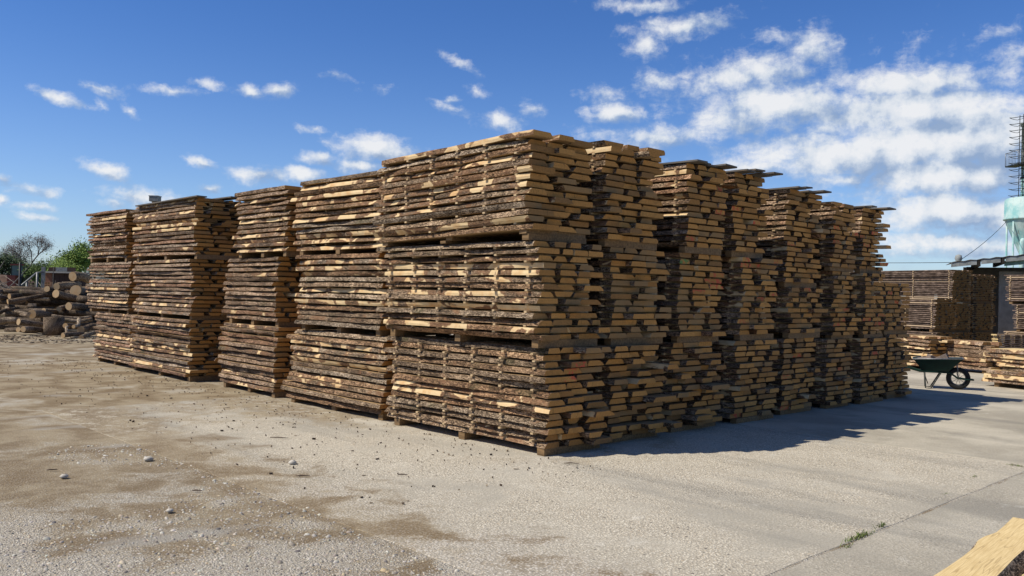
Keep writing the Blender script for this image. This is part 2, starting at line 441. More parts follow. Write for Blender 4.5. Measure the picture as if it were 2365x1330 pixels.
# ------------------------------------------------------------------ boards and packs
def plank_mesh(W, L, T, seed, nseg=14, wane=None):
    rr = random.Random(seed); b = MB()
    wl, wr = (rr.choice([.004, .012, .02, .03, .045]), rr.choice([.004, .012, .025, .04, .055])) if wane is None else wane
    wl = min(wl, W * .3); wr = min(wr, W * .3)
    ph = [rr.uniform(0, 7) for _ in range(6)]
    am = rr.uniform(.006, .016); tap = rr.uniform(-.03, .03); bow = rr.uniform(-.009, .009)
    for i in range(nseg + 1):
        f = i / nseg; y = f * L
        el = am * math.sin(f * 9 + ph[0]) + .6 * am * math.sin(f * 23 + ph[1]) + rr.uniform(-.005, .005) + tap * (f - .5)
        er = am * math.sin(f * 8 + ph[2]) + .6 * am * math.sin(f * 21 + ph[3]) + rr.uniform(-.005, .005) - tap * (f - .5)
        z0 = bow * math.sin(math.pi * f) + .002 * math.sin(f * 14 + ph[4])
        xl, xr = -W / 2 + el, W / 2 + er
        j = lambda a: rr.uniform(-a, a)
        w1 = max(.003, wl * (1 + .45 * math.sin(f * 6 + ph[5]))); w2 = max(.003, wr * (1 + .45 * math.sin(f * 7 + ph[0])))
        sk = (rr.uniform(-.01, .01) if i in (0, nseg) else 0)
        ring = [(xl, 0), (xl + w1 * .42 - .003 + j(.004), T * .5 + j(.004)), (xl + w1, T), (xr - w2, T), (xr - w2 * .42 + .003 + j(.004), T * .5 + j(.004)), (xr, 0)]
        for q, (x, z) in enumerate(ring): b.v.append(Vector((x, y + (sk * (x / W) if sk else 0), z + z0)))
    for i in range(nseg):
        for q in range(6):
            q2 = (q + 1) % 6
            b.quad([i * 6 + q, (i + 1) * 6 + q, (i + 1) * 6 + q2, i * 6 + q2], 1 if q in (2, 5) else 0)
    b.quad([5, 4, 3, 2, 1, 0][::-1], 2)
    e = nseg * 6; b.quad([e + 5, e + 4, e + 3, e + 2, e + 1, e], 2)
    return b.mesh('plank', [BARK, SAWN, END])


POOL = {}
WID = [.15, .18, .22, .26, .30, .35, .40]


def pool(L, T, nseg=14):
    key = (round(L, 1), round(T, 3))
    if key not in POOL:
        POOL[key] = {w: [plank_mesh(w, L, T, hash((i, int(w * 100), int(L * 10), int(T * 1000))) & 0xffff, nseg) for i in range(5)] for w in WID}
    return POOL[key]


stick_cache = {}


def box_mesh(name, dims, mat):
    key = (name, tuple(round(d, 3) for d in dims), mat.name)
    if key not in stick_cache: stick_cache[key] = MB().box((0, 0, 0), dims).mesh(name, mat)
    return stick_cache[key]


BARK_TINTS = {
    'grey': [(1.2, 1.02, .84), (1.0, .83, .66), (1.35, 1.22, 1.06), (.82, .70, .58), (1.2, .92, .68), (1.05, .76, .54), (1.2, 1.12, 1.02)],
    'brown': [(1.15, .95, .8), (1.0, .8, .65), (1.3, 1.1, .95), (.8, .66, .56), (1.2, .85, .65)],
    'red': [(1.1, .92, .80), (.95, .76, .64), (1.3, 1.12, 1.0), (.78, .65, .56), (1.15, .82, .68), (1.1, 1.0, .92)],
}


TOP = [0.0]


def pack(label, s0, s1, t0, t1, z0, n, T=.0585, st=.0205, tone='grey', mess=.026, bare=.4, single_sticks=False, nst=5, flush=.0,
         red=0.0, yaw=0.0, frame=None, special=None, bear=(.085, .10), cover=0, group='packs of rough sawn oak boards stacked in the yard',
         widths=None, grey_ends=.12, joined=False, name='board_pack', cat='timber pack', pale_ends=False, drift=0.0, lean=0.0, ragged=.03):
    """one strapped-free pack: bearers at the bottom, n layers of waney boards with thin sticks between"""
    rr = random.Random(label)
    W = s1 - s0; L = t1 - t0
    if frame is None: org, fv, fu, ry = C0, V, U, YAW
    else: org, fv, fu, ry = frame
    root = thing(name, label, cat, org + fv * s0 + fu * t0 + Vector((0, 0, z0)), ry + yaw, group)
    bh, bw = bear
    nb = 3
    for i in range(nb):
        y = .015 + (L - .25) * i / (nb - 1) + rr.uniform(-.012, .03)
        if bh: link('bearer', box_mesh('bearer', (W * .93, bw, bh), BEARER), root, (W * .03 + rr.uniform(-.02, .02), y, 0), (0, 0, rr.uniform(-.02, .02)))
    pl = pool(L, T, 14 if not joined else 6)
    sticks = MB()
    ys = [.17 + (L - .34) * i / (nst - 1) for i in range(nst)]
    jb = MB()
    for k in range(n):
        z = bh + k * (T + st)
        x = rr.uniform(-ragged, ragged) * .8 + drift * (k / n) + .022 * math.sin(k * .45 + len(label))
        lay = rr.uniform(-ragged, ragged) + lean * k / n; ltilt = rr.uniform(-.004, .004); j = 0
        while True:
            ws = [w for w in (widths or WID) if w <= W - x + .04]
            if not ws or W - x < .12: break
            w = rr.choice(ws)
            left = W - x - w
            if left < .13: w2 = W - x + rr.uniform(-ragged, ragged) * .5; sx = min(1.35, max(.8, w2 / w))
            else: sx = rr.uniform(.93, 1.07)
            w_ = w * sx
            me = rr.choice(pl[w])
            dy = lay + rr.gauss(0, mess) + (-min(.32, abs(rr.gauss(0, mess * 4.5))) if rr.random() < .16 else 0)
            if j == 0: dy = max(dy, -.05 - mess)
            sy = 1 + rr.uniform(-.035, .03) + (rr.uniform(0, .05) if rr.random() < .25 else 0)
            flip = rr.random() < .14; turn = rr.random() < .5 and abs(dy) < .04
            o = link('plank', me, root)
            o.scale = (sx, sy, 1)
            o.rotation_euler = (ltilt + rr.uniform(-.001, .001), math.pi if flip else 0, rr.uniform(-.004, .004))
            o.location = (x + w_ / 2, dy, z + (T if flip else 0) + rr.uniform(-.002, .002))
            tn = rr.choice(BARK_TINTS[tone]); v = rr.uniform(.75, 1.2)
            o.color = (tn[0] * v, tn[1] * v, tn[2] * v, min(1, max(0, rr.gauss(bare - .08, .34))) if rr.random() < .93 else 1.0)
            pm = END_RED if rr.random() < red else (END_GREY if rr.random() < grey_ends else None)
            if special and (k, j) in special: pm = special[(k, j)]
            if pm:
                o.material_slots[2].link = 'OBJECT'; o.material_slots[2].material = pm
            x += w_ + (rr.uniform(.0, .010) if rr.random() < .50 else rr.uniform(.03, .13)); j += 1
        if k < n - 1:
            zt = z + T
            for y in ys:
                sxo = -flush + rr.uniform(-.018, .014); yy = y + rr.uniform(-.02, .02); sw = .036 + rr.uniform(-.004, .012)
                if single_sticks:
                    link('spacer_stick', box_mesh('spacer_stick', (W - .01, .04, st), STICK), root, (sxo, yy, zt), (0, 0, rr.uniform(-.008, .008)))
                else: sticks.box((sxo, yy, zt), (sxo + W - .01, yy + sw, zt + st))
    if sticks.v: tag(link('spacer_sticks', sticks.mesh('spacer_sticks', STICK), root), kind='stuff')
    zt = bh + n * (T + st)
    TOP[0] = z0 + zt - st
    for i in range(cover):
        w = .22 + rr.uniform(-.03, .06); x = -.03 + i * (W / max(1, cover)) + rr.uniform(-.02, .02)
        me = MB(); hh = .022
        ln = L * rr.uniform(1.0, 1.06)
        me.box((0, 0, 0), (w, ln, hh)); mm = me.mesh('cover_board', OLD)
        link('cover_board', mm, root, (x, -rr.uniform(.04, .28), zt - st + .004 + (.024 if i % 2 else 0)), (rr.uniform(-.012, .006), rr.uniform(-.05, .05), rr.uniform(-.03, .03)))
    return root


RED3 = {(11, 1): END_RED, (10, 1): END_RED, (9, 1): END_RED}
# the corner stack
pack('bottom pack of the corner stack with three board ends sprayed red', -.02, .96, .05, 2.93, 0.0, 14, single_sticks=True, nst=6, flush=.012, bare=.50, special=RED3, widths=[.22, .26, .30], bear=(.08, .11))
pack('middle pack of the corner stack with grey bark and pale spacer ends', -.10, .93, .10, 2.98, TOP[0] + .002, 14, T=.057, st=.0215, single_sticks=True, nst=6, flush=.012, bare=.50, widths=[.22, .26, .30])
AT = pack('top pack of the corner stack, highest boards against the sky', -.20, .82, .20, 3.05, TOP[0] + .002, 14, bear=(.048, .11), T=.0575, st=.020, single_sticks=True, nst=6, flush=.0, bare=.52, widths=[.26, .30, .35, .40], yaw=rad(-.6))
AT.rotation_euler.x = -.026; AT.location.z += .075            # the near end is propped up on thicker timber
for y, h_ in ((.02, .068), (1.45, .030)):
    o = link('bearer', box_mesh('bearer', (.94, .10, h_), BEARER), AT, (.04, y, -h_), (0, 0, .01))
# along the sunlit side
for (nm, lo, mi_, hi, tone, T, bare) in [
        ('sunlit stack just left of the corner stack', (0.05, 1.15, 3.18, 5.74), (.07, 1.15, 3.26, 5.46), (.04, 1.12, 3.24, 5.58), 'grey', .0575, .48),
        ('short sunlit stack third from the corner', (.10, 1.25, 6.18, 8.24), (.13, 1.2, 6.22, 8.12), (.10, 1.2, 5.94, 7.74), 'brown', .0575, .48),
        ('reddish sunlit stack fourth from the corner', (.0, 1.15, 9.18, 12.12), (.02, 1.15, 9.22, 12.22), (.0, 1.12, 9.06, 11.98), 'red', .0535, .34),
        ('far left stack beside the log heap', (.1, 1.2, 12.30, 14.58), (.1, 1.2, 12.58, 15.0), (.1, 1.2, 12.78, 15.05), 'red', .050, .30)]:
    kk = {'sunlit': 0, 'short ': 1, 'reddis': 2, 'far le': 3}[nm[:6]]
    nn = [13, 13, 14, 15][kk]
    for lev, q in (('bottom', lo), ('middle', mi_), ('top', hi)):
        z = 0.0 if lev == 'bottom' else TOP[0] + .002
        st_ = (1.045 - nn * T) / (nn - 1)
        pack(f'{lev} pack of the {nm}', *q, z, nn if not (kk == 0 and lev == 'top') else nn, T=T, st=max(.016, st_), tone=tone, bare=bare, mess=.035, flush=-.075, nst=4, cover=(2 if lev == 'top' and kk == 2 else 0), yaw=rad(R.uniform(-1.5, 1.5)), lean=R.uniform(-.05, .05))
# the shaded end-grain side
CL = [
    ('shaded stack just right of the corner stack', 'B', (1.16, 2.22), (1.20, 2.32), (1.02, 2.10), 'grey', .03),
    ('shaded stack third from the corner', 'C', (2.46, 3.56), (2.56, 3.56), (2.64, 3.52), 'brown', .018),
    ('shaded stack fourth from the corner', 'D', (3.86, 4.94), (3.94, 4.93), (3.74, 4.60), 'brown', .018),
    ('shaded stack fifth from the corner', 'E', (5.24, 6.26), (5.36, 6.40), (5.26, 6.38), 'brown', .018),
    ('shaded stack sixth from the corner', 'F', (6.58, 7.42), (6.78, 7.60), (6.64, 7.54), 'brown', .018),
    ('shaded stack seventh from the corner', 'G', (7.70, 8.64), (7.80, 8.60), (7.78, 8.68), 'brown', .018),
    ('low shaded stack beside the wheelbarrow', 'H', (8.90, 9.84), (8.80, 9.84), None, 'brown', .018)]
for nm, key, lo, mi_, hi, tone, mess in CL:
    for lev, q in (('bottom', lo), ('middle', mi_), ('top', hi)):
        if q is None: continue
        z = 0.0 if lev == 'bottom' else TOP[0] + .002
        kw = dict(n=14, ragged=.013, tone=tone, mess=mess, bare=.4, single_sticks=key == 'B', nst=5, widths=[.22, .26, .30, .35], red={'A': 0, 'B': .0}.get(key, .075 if lev != 'bottom' else .04))
        ton = .0
        if lev == 'bottom' and key in 'BC': kw['mess'] = .055
        if key == 'D' and lev == 'middle': kw['red'] = .2
        if key == 'B' and lev == 'middle': kw['grey_ends'] = .55
        if key == 'C' and lev == 'middle': kw['special'] = {(12, 0): END_GREEN}
        if lev == 'top' and key in 'CDEG': kw['cover'] = 4
        if key == 'E' and lev == 'middle': kw['n'] = 9
        if key == 'E' and lev == 'top': kw['n'] = 18
        if lev == 'bottom' and key not in 'FG': kw['bear'] = (.07, .10)
        if key == 'H' and lev == 'middle': kw['n'] = 11
        if key in 'FG': kw['T'] = .056; kw['bear'] = (.065, .10)
        if key == 'B' and lev == 'top': kw['n'] = 15; kw['mess'] = .04
        t0 = {'bottom': .10, 'middle': .12, 'top': .12}[lev] + {'B': .06, 'C': .05, 'E': .05}.get(key, 0) + R.uniform(-.03, .05)
        pack(f'{lev} pack of the {nm}', q[0], q[1], t0, t0 + 3.0, z, yaw=rad(R.uniform(-.7, .7)), **kw)
# second column, seen through the gaps of the sunlit side
for lev in ('bottom', 'middle', 'top'):
    pack(f'{lev} pack of the stack hidden behind the fourth sunlit stack', 1.35, 2.4, 8.95, 11.9, 0.0 if lev == 'bottom' else TOP[0] + .002, 14, tone='red', bare=.2, nst=3, T=.050, cover=2 if lev == 'top' else 0)

# ------------------------------------------------------------------ timber yard on the right: turned 25 degrees
A2 = rad(25); V2 = Vector((math.cos(A2), math.sin(A2), 0)); U2 = Vector((-math.sin(A2), math.cos(A2), 0))


def frame2(px, Y):
    p = at(px, 690, Y); return (Vector((p.x, p.y, 0)), V2, U2, A2)


END_FAR_SHADE = mat_end('far_end_grain_shaded', lift=.5)  # end grain colour halved: the shade on the far ends is painted in


def thin_pack(label, fr, x0, x1, y0, y1, z0, n, T=.032, st=.024, tint=(1.05, .95, .88), grp='far packs of thin boards by the open shed', ends=None, name='board_pack'):
    """a far pack: its boards are a few pixels thick, so each pile of boards is one part, its spacers another"""
    rr = random.Random(label)
    org, fv, fu, ry = fr
    root = thing(name, label, 'timber pack', org + fv * x0 + fu * y0 + Vector((0, 0, z0)), ry, grp)
    W, L = x1 - x0, y1 - y0
    b = MB(); sk = MB(); bh = .09
    for i in range(3):
        link('bearer', box_mesh('bearer', (W * .95, .10, bh), BEARER), root, (.02, .1 + (L - .3) * i / 2, 0))
    for k in range(n):
        z = bh + k * (T + st); x = rr.uniform(-.02, .02)
        while x < W - .1:
            w = min(rr.uniform(.13, .24), W - x)
            y_0 = rr.gauss(0, .025); y_1 = L + rr.gauss(0, .03)
            c = len(b.v)
            for yy in (y_0, y_0 + (y_1 - y_0) * .5, y_1):
                for xx, zz in ((x + rr.uniform(0, .012), 0), (x + rr.uniform(.008, .022), T), (x + w - rr.uniform(.008, .02), T), (x + w, 0)):
                    b.v.append(Vector((xx, yy, z + zz)))
            for i in range(2):
                o = c + i * 4
                for q in range(4):
                    q2 = (q + 1) % 4
                    b.quad([o + q, o + 4 + q, o + 4 + q2, o + q2], 1 if q in (1, 3) else 0)
            b.quad([c, c + 1, c + 2, c + 3], 2); b.quad([c + 11, c + 10, c + 9, c + 8], 2)
            x += w + rr.uniform(0, .03)
        if k < n - 1:
            for i in range(4):
                y = .1 + (L - .25) * i / 3 + rr.uniform(-.015, .015)
                sk.box((-.01, y, z + T), (W, y + .035, z + T + st))
    o = link('boards', b.mesh('boards', [BARK_FAR, SAWN, ends or END_FAR_SHADE]), root); o.color = (*tint, .25); o['kind'] = 'stuff'
    o = link('spacer_sticks', sk.mesh('spacer_sticks', STICK), root); o['kind'] = 'stuff'
    return root


def mat_bark_far():
    t, fin = material('far_board_edge', .9)
    p = t.n('TexCoord', out=3); oi = t.n('ObjectInfo').node
    isl = t.n('NewGeometry').node.outputs['Random Per Island']
    n = t.noise(t.map(p, (1, .3, 1)), 18, 5, .65)
    c = t.ramp(n, [(.3, (.03, .022, .018)), (.5, (.11, .084, .067)), (.7, (.25, .20, .165))])
    c = t.mix(1.0, c, oi.outputs['Color'], 'MULTIPLY')
    c = t.mix(t.m('MULTIPLY', t.ss(isl, .72, .8), .8), c, (.42, .31, .2))
    return fin(c, t.bump(n, .5, .02))


BARK_FAR = mat_bark_far()
f1 = frame2(2164, 24.6)
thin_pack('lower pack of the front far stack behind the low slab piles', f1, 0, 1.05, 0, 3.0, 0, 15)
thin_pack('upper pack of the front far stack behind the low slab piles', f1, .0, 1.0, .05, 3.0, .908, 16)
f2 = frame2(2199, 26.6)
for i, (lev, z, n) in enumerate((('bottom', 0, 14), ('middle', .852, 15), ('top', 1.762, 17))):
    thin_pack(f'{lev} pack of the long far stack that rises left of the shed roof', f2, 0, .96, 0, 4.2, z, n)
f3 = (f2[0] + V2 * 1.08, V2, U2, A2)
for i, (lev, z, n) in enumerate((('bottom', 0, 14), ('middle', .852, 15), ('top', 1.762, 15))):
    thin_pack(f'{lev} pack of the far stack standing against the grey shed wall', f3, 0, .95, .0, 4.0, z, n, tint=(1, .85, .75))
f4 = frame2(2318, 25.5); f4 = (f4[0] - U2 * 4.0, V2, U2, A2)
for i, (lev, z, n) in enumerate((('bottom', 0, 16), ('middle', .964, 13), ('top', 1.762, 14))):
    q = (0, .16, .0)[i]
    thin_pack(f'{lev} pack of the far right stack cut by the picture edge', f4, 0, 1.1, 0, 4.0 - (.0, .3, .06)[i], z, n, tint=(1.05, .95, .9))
f5 = (frame2(2291, 24.4)[0], -U2, V2, A2 - rad(90))
thin_pack('narrow waist high stack of pale thin boards below the shed wall', f5, 0, .20, 0, 1.6, 0, 14, T=.034, st=.026, tint=(2.2, 2.1, 1.9), ends=SAWN_PALE)

# low piles of slabs in front of them: every slab a part
GRP_LOW = 'low piles of fresh slabs by the far stacks'
pack('low crib of short thick boards left of the fresh slab pile', 0, .78, 0, 1.5, 0, 9, T=.06, st=.03, tone='brown', bare=.75, frame=frame2(2148, 22.4), nst=3, mess=.05, group=GRP_LOW, grey_ends=.05)
pack('knee high pile of long round edged slabs before the far stacks', 0, .62, 0, 2.9, 0, 7, T=.085, st=.018, tone='brown', bare=.55, frame=frame2(2281, 21.6), nst=3, mess=.07, group=GRP_LOW)
f6 = frame2(2269, 18.6); f6 = (f6[0] - U2 * 3.4, V2, U2, A2)


def slab_pile(label, fr, L, W, specs, grp, fresh=True):
    rr = random.Random(label); org, fv, fu, ry = fr
    root = thing('slab_pile', label, 'timber pile', org, ry, grp)
    for i in range(3): link('bearer', box_mesh('bearer', (W * .85, .1, .09), BEARER), root, (.08, .25 + (L - .6) * i / 2, 0))
    z = .09
    for i, (T, w, x, y0, y1, bare) in enumerate(specs):
        me = plank_mesh(w, y1 - y0, T, 900 + i + int(L * 100), 20, (rr.uniform(.01, .05), rr.uniform(.01, .05)))
        me.materials[1] = SAWN_PALE
        o = link('slab', me, root, (x + w / 2, y0, z), (0, 0, rr.uniform(-.008, .008)))
        o.color = (1.15, 1.0, .9, bare)
        z += T + .012
    return root


slab_pile('thigh high pile of broad fresh slabs at the right edge beside the wheelbarrow', f6, 3.4, 1.0,
          [(.075, .95, .03, .0, 3.42, .5), (.085, .95, 0, .0, 3.36, 1.0), (.08, .9, .04, 0, 3.30, .6), (.075, .85, .1, 0, 2.98, .3), (.075, .85, .06, .0, 3.08, 1.0), (.07, .9, .03, .0, 3.34, .7), (.09, .95, .0, .05, 3.38, 1.0), (.075, 1.0, -.02, 0, 3.3, .5)], GRP_LOW)

# pile of fresh slabs at the viewer's side (only its top corner shows)
fa = rad(48.0); fv7 = Vector((math.sin(fa), -math.cos(fa), 0)); fu7 = Vector((math.cos(fa), math.sin(fa), 0))
# boards run along fu7; width to the right of the sight
pz = .47
tipp = CP + ray(2340, 1195) * ((pz - CAM_H) / ray(2340, 1195).z)
org7 = Vector((tipp.x, tipp.y, 0)) - fu7 * 3.0
root7 = thing('slab_pile', 'knee high pile of freshly sawn yellow slabs in the bottom right corner', 'timber pile', org7, fa - rad(90), GRP_LOW)
zz = .0
rr7 = random.Random(5)
for i in range(2): link('bearer', box_mesh('bearer', (1.0, .1, .10), BEARER), root7, (.05, .4 + 2.0 * i, 0))
zz = .10
for i, T in enumerate((.085, .085, .085)):
    for x, w in ((0, .48), (.5, .5)):
        o = link('slab', plank_mesh(w, 2.95, T, 300 + i * 7 + int(x * 10), 24, (.03, .035)), root7, (x + w / 2, rr7.uniform(-.05, .04), zz)); o.color = (1.1, 1, .9, .4)
    zz += T + .008
T = pz - zz
EDGE = [(0, .03), (.5, .0), (1.0, .012), (1.45, -.005), (1.665, .003), (1.92, .007), (2.12, .004), (2.19, -.004), (2.26, -.016), (2.32, -.018), (2.41, -.012), (2.535, .012), (2.73, .009), (3.01, -.003)]


def edge(y):
    for (a0, x0_), (a1, x1_) in zip(EDGE, EDGE[1:]):
        if y <= a1: return x0_ + (x1_ - x0_) * (y - a0) / (a1 - a0)
    return EDGE[-1][1]


b = MB(); ns = 60
for i in range(ns + 1):                       # the top slab: wavy left edge, bark wane on the right
    y = 3.01 * i / ns; xl = edge(y); xr = .185 + .012 * y + .008 * math.sin(y * 5); j = rr7.uniform(-.003, .003)
    nb_ = .03 * math.exp(-((y - 2.22) / .05) ** 2)
    for x, z in ((xl + .010, 0), (xl - .003 - nb_ + j, T * .5), (xl, T), (xr, T), (xr + .034 + j, T * .55), (xr + .062, 0)): b.v.append(Vector((x, y, z)))
for i in range(ns):
    for q in range(6):
        q2 = (q + 1) % 6; b.quad([i * 6 + q, (i + 1) * 6 + q, (i + 1) * 6 + q2, i * 6 + q2], 1 if q in (2, 5) else 0)
b.quad([0, 1, 2, 3, 4, 5], 2); b.quad([ns * 6 + q for q in (5, 4, 3, 2, 1, 0)], 2)
o = link('slab', b.mesh('slab', [BARK, SAWN_PALE, END]), root7, (0, 0, zz)); o.color = (1.1, 1, .9, .25)
me = plank_mesh(.44, 2.9, T, 78, 40, (.012, .05)); me.materials[1] = SAWN_PALE
o = link('slab', me, root7, (.292 + .22, -.1, zz)); o.color = (1.2, 1.1, .95, .35)

# ------------------------------------------------------------------ wheelbarrow
GREEN = mat_flat('dark_green_paint', (.007, .032, .021), .5, .4, 7)
RUBBER = mat_flat('black_rubber', (.018, .018, .018), .75)
STEEL = mat_flat('worn_steel', (.32, .33, .33), .45, .4, 12, .6)
DARKST = mat_flat('dark_steel', (.03, .035, .03), .5, .4)
wp = at(2213, 876, 17.6)
WB = thing('wheelbarrow', 'dark green wheelbarrow with black pneumatic tyre at the end of the stacks', 'wheelbarrow', (wp.x, wp.y, 0), rad(-24))
wr = .225
b = MB()
prof = [(wr * .62, -.035), (wr * .8, -.05), (wr * .95, -.035), (wr, 0), (wr * .95, .035), (wr * .8, .05), (wr * .62, .035), (wr * .62, -.035)]
wheel = link('wheel', MB().lathe([(wr * .62, -.03), (wr * .56, -.02), (wr * .56, .02), (wr * .62, .03)], 28, axis='Y').mesh('wheel', STEEL), WB, (0, 0, wr))
link('tyre', MB().lathe(prof, 32, axis='Y').mesh('tyre', RUBBER), wheel)
sp = MB()
for k in range(10):
    a = k * math.pi / 5
    sp.tube([(0, .018 * (-1) ** k, 0), (wr * .57 * math.cos(a), 0, wr * .57 * math.sin(a))], .004, 5)
link('spokes', sp.mesh('spokes', STEEL), wheel)
link('hub', MB().tube([(0, -.05, 0), (0, .05, 0)], .022, 10).mesh('hub', STEEL), wheel)
link('axle', MB().tube([(0, -.12, 0), (0, .12, 0)], .009, 8).mesh('axle', DARKST), WB, (0, 0, wr))
fr_ = MB()
for y in (-.1, .1):
    k = 1 if y > 0 else -1
    fr_.tube([(.27, k * .06, wr - .015), (.12, k * .08, wr - .01), (-.02, y, wr + .01), (-.16, k * .13, wr + .11), (-.72, k * .2, wr + .12), (-1.0, k * .26, wr + .2), (-1.3, k * .29, wr + .26)], .016, 8)
fr_.tube([(.27, -.06, wr - .015), (.27, .06, wr - .015)], .016, 8)
link('frame', fr_.mesh('frame', GREEN), WB)
for k in (-1, 1):
    link('handle_grip', MB().tube([(-1.3, k * .29, wr + .26), (-1.42, k * .295, wr + .275)], .02, 8).mesh('handle_grip', RUBBER), WB)
    lg = MB().tube([(-.32, k * .17, wr + .11), (-.50, k * .19, .012), (-.60, k * .19, .012), (-.62, k * .19, wr + .11)], .013, 7)
    lg.tube([(-.56, k * .19, .1), (-.64, k * .19, wr + .11)], .009, 6)
    link('leg', lg.mesh('leg', DARKST), WB)
    link('stay', MB().tube([(0, k * .11, wr), (-.03, k * .17, wr + .30)], .007, 6).mesh('stay', STEEL), WB)
tr = MB(); n1_ = []
tray_rings = [(-.70, -.20, .20, .135, wr + .135), (-.16, None, None, None, None)]


def tray(off, zo):
    lowc = [(-.66, -.19), (-.19, -.17), (-.19, .17), (-.66, .19)]
    top = [(-.84, -.30), (.08, -.27), (.08, .27), (-.84, .30)]
    zt_ = [.37, .41, .41, .37]
    return ([Vector((x, y * (1 - off), wr + .135 + zo)) for x, y in lowc], [Vector((x, y * (1 - off), wr + z)) for (x, y), z in zip(top, zt_)])


for inner in (0, 1):
    lo_, hi_ = tray(.03 * inner, .006 * inner)
    c = len(tr.v); tr.v += lo_ + hi_
    fl = (lambda q: q[::-1]) if inner else (lambda q: q)
    tr.quad(fl([c + 3, c + 2, c + 1, c]))
    for q in range(4):
        q2 = (q + 1) % 4; tr.quad(fl([c + q, c + q2, c + 4 + q2, c + 4 + q]))
tray_o = link('tray', tr.mesh('tray', GREEN), WB)
hi_ = tray(0, 0)[1]
link('rim', MB().tube(hi_ + [hi_[0]], .012, 7).mesh('rim', STEEL), tray_o)
BRICKM = mat_flat('grey_brown_block', (.23, .18, .15), .9, .35, 14)
wbM = WB.matrix_basis.copy()
blk = [((-.62, -.05, wr + .33), (.24, .16, .12), (.15, -.12, .3), 'grey brown block lying at the back of the wheelbarrow load'),
       ((-.30, -.06, wr + .37), (.25, .18, .15), (-.1, -.5, -.15), 'tilted squared block standing highest in the wheelbarrow load'),
       ((-.45, .12, wr + .36), (.26, .15, .12), (.1, .35, .5), 'brown block behind the tilted one in the wheelbarrow'),
       ((-.45, -.02, wr + .20), (.36, .26, .10), (0, 0, .1), 'flat block at the bottom of the wheelbarrow tray')]
for i, (c, d, r, lb) in enumerate(blk):
    bb = MB().box((-d[0] / 2, -d[1] / 2, -d[2] / 2), (d[0] / 2, d[1] / 2, d[2] / 2)).mesh('wood_block', [BRICKM])
    o = link('wood_block', bb); o.matrix_world = wbM @ Matrix.Translation(c) @ __import__('mathutils').Euler(r).to_matrix().to_4x4()
    md = o.modifiers.new('bevel', 'BEVEL'); md.width = .008; md.segments = 2
    tag(o, lb, 'block', 'blocks carried in the wheelbarrow')

# ------------------------------------------------------------------ shed, cyclone, wires
PLASTER = mat_flat('grey_plaster', (.30, .27, .225), .95, .3, 3)
WHITEW = mat_flat('whitewashed_block', (.62, .60, .55), .9, .25, 6)
RUST = mat_flat('rusty_steel', (.13, .055, .035), .8, .4, 8)
SHEETG = mat_flat('weathered_roof_sheet', (.30, .31, .29), .8, .45, 5)
BEAMG = mat_flat('faded_green_beam', (.20, .30, .22), .7, .35, 5)
DARKW = mat_flat('dark_boarding', (.035, .028, .022), .9, .4, 6)
def mat_teal():
    t, fin = material('faded_turquoise_paint', .65)
    p = t.n('TexCoord', out=3); n = t.noise(p, 1.6, 5, .6); st_ = t.noise(t.map(p, (3, 3, .35)), 2.2, 5, .65)
    c = t.mix(t.ss(n, .35, .68), (.20, .42, .41), (.46, .58, .54))
    c = t.mix(t.m('MULTIPLY', t.ss(st_, .55, .72), .75), c, (.16, .13, .10))
    return fin(c, t.bump(n, .15, .02))


TEAL = mat_teal()
CONCG = mat_flat('grey_green_column', (.17, .20, .17), .85, .4, 2)
SY = 31.5
sp0 = at(2203, 608, SY); sp1 = at(2420, 586, SY)
shed = thing('open_shed', 'low open shed with grey plaster wall and weathered sheet roof', 'shed', (sp0.x, SY, 0), rad(-24))
Wd = 8.0; zl = sp0.z - .08; rise = .118
w = MB().box((.5, 3.0, 0), (Wd, 3.2, zl + .05)); link('back_wall', w.mesh('back_wall', PLASTER), shed)
w = MB().box((1.55, 1.0, 0), (Wd, 1.16, 2.95)); link('front_wall', w.mesh('front_wall', PLASTER), shed)
w = MB().box((.5, 1.2, 0), (.66, 2.99, zl)); link('end_wall', w.mesh('end_wall', DARKW), shed)
rf = MB()
nr = 40
for i in range(nr + 1):
    x = -.1 + (Wd + .1) * i / nr
    for y, dz in ((-.3, 0), (3.6, .05)):
        rf.v.append(Vector((x, y, zl + .12 + rise * x + dz + (.03 if i % 2 else 0))))
for i in range(nr): rf.quad([i * 2, i * 2 + 2, i * 2 + 3, i * 2 + 1])
ro = link('roof_sheet', rf.mesh('roof_sheet', SHEETG), shed); md = ro.modifiers.new('solid', 'SOLIDIFY'); md.thickness = .012
sh = lambda x, z: Vector((x, 0, zl + rise * x + z))
for x in (.75, 1.5, 2.35, 3.2, 4.4): link('rafter', MB().box((x, -.28, zl + rise * x - .12), (x + .09, 2.95, zl + rise * x + .105)).mesh('rafter', DARKW), shed)
b = MB()
for (x0, x1) in ((-.1, .72), (.86, 1.46), (1.62, 2.30)):
    c = len(b.v)
    for y in (-.27, -.24):
        for x, z in ((x0, -.06), (x1, -.06), (x1, .1), (x0, .1)): b.v.append(Vector((x, y, zl + rise * x + z)))
    for q in ((0, 1, 2, 3), (7, 6, 5, 4), (0, 4, 5, 1), (1, 5, 6, 2), (2, 6, 7, 3), (3, 7, 4, 0)): b.quad([c + k for k in q])
link('fascia_board', b.mesh('fascia_board', SHEETG), shed)
b = MB(); c = 0
for y in (-.15, -.02):
    for x, z in ((1.6, -.2), (Wd, -.2), (Wd, -.02), (1.6, -.02)): b.v.append(Vector((x, y, zl + rise * x + z)))
for q in ((0, 1, 2, 3), (7, 6, 5, 4), (0, 4, 5, 1), (1, 5, 6, 2), (2, 6, 7, 3), (3, 7, 4, 0)): b.quad(list(q))
link('beam', b.mesh('beam', BEAMG), shed)
link('post', MB().box((2.22, -.12, 0), (2.34, 0, zl + .1)).mesh('post', RUST), shed)
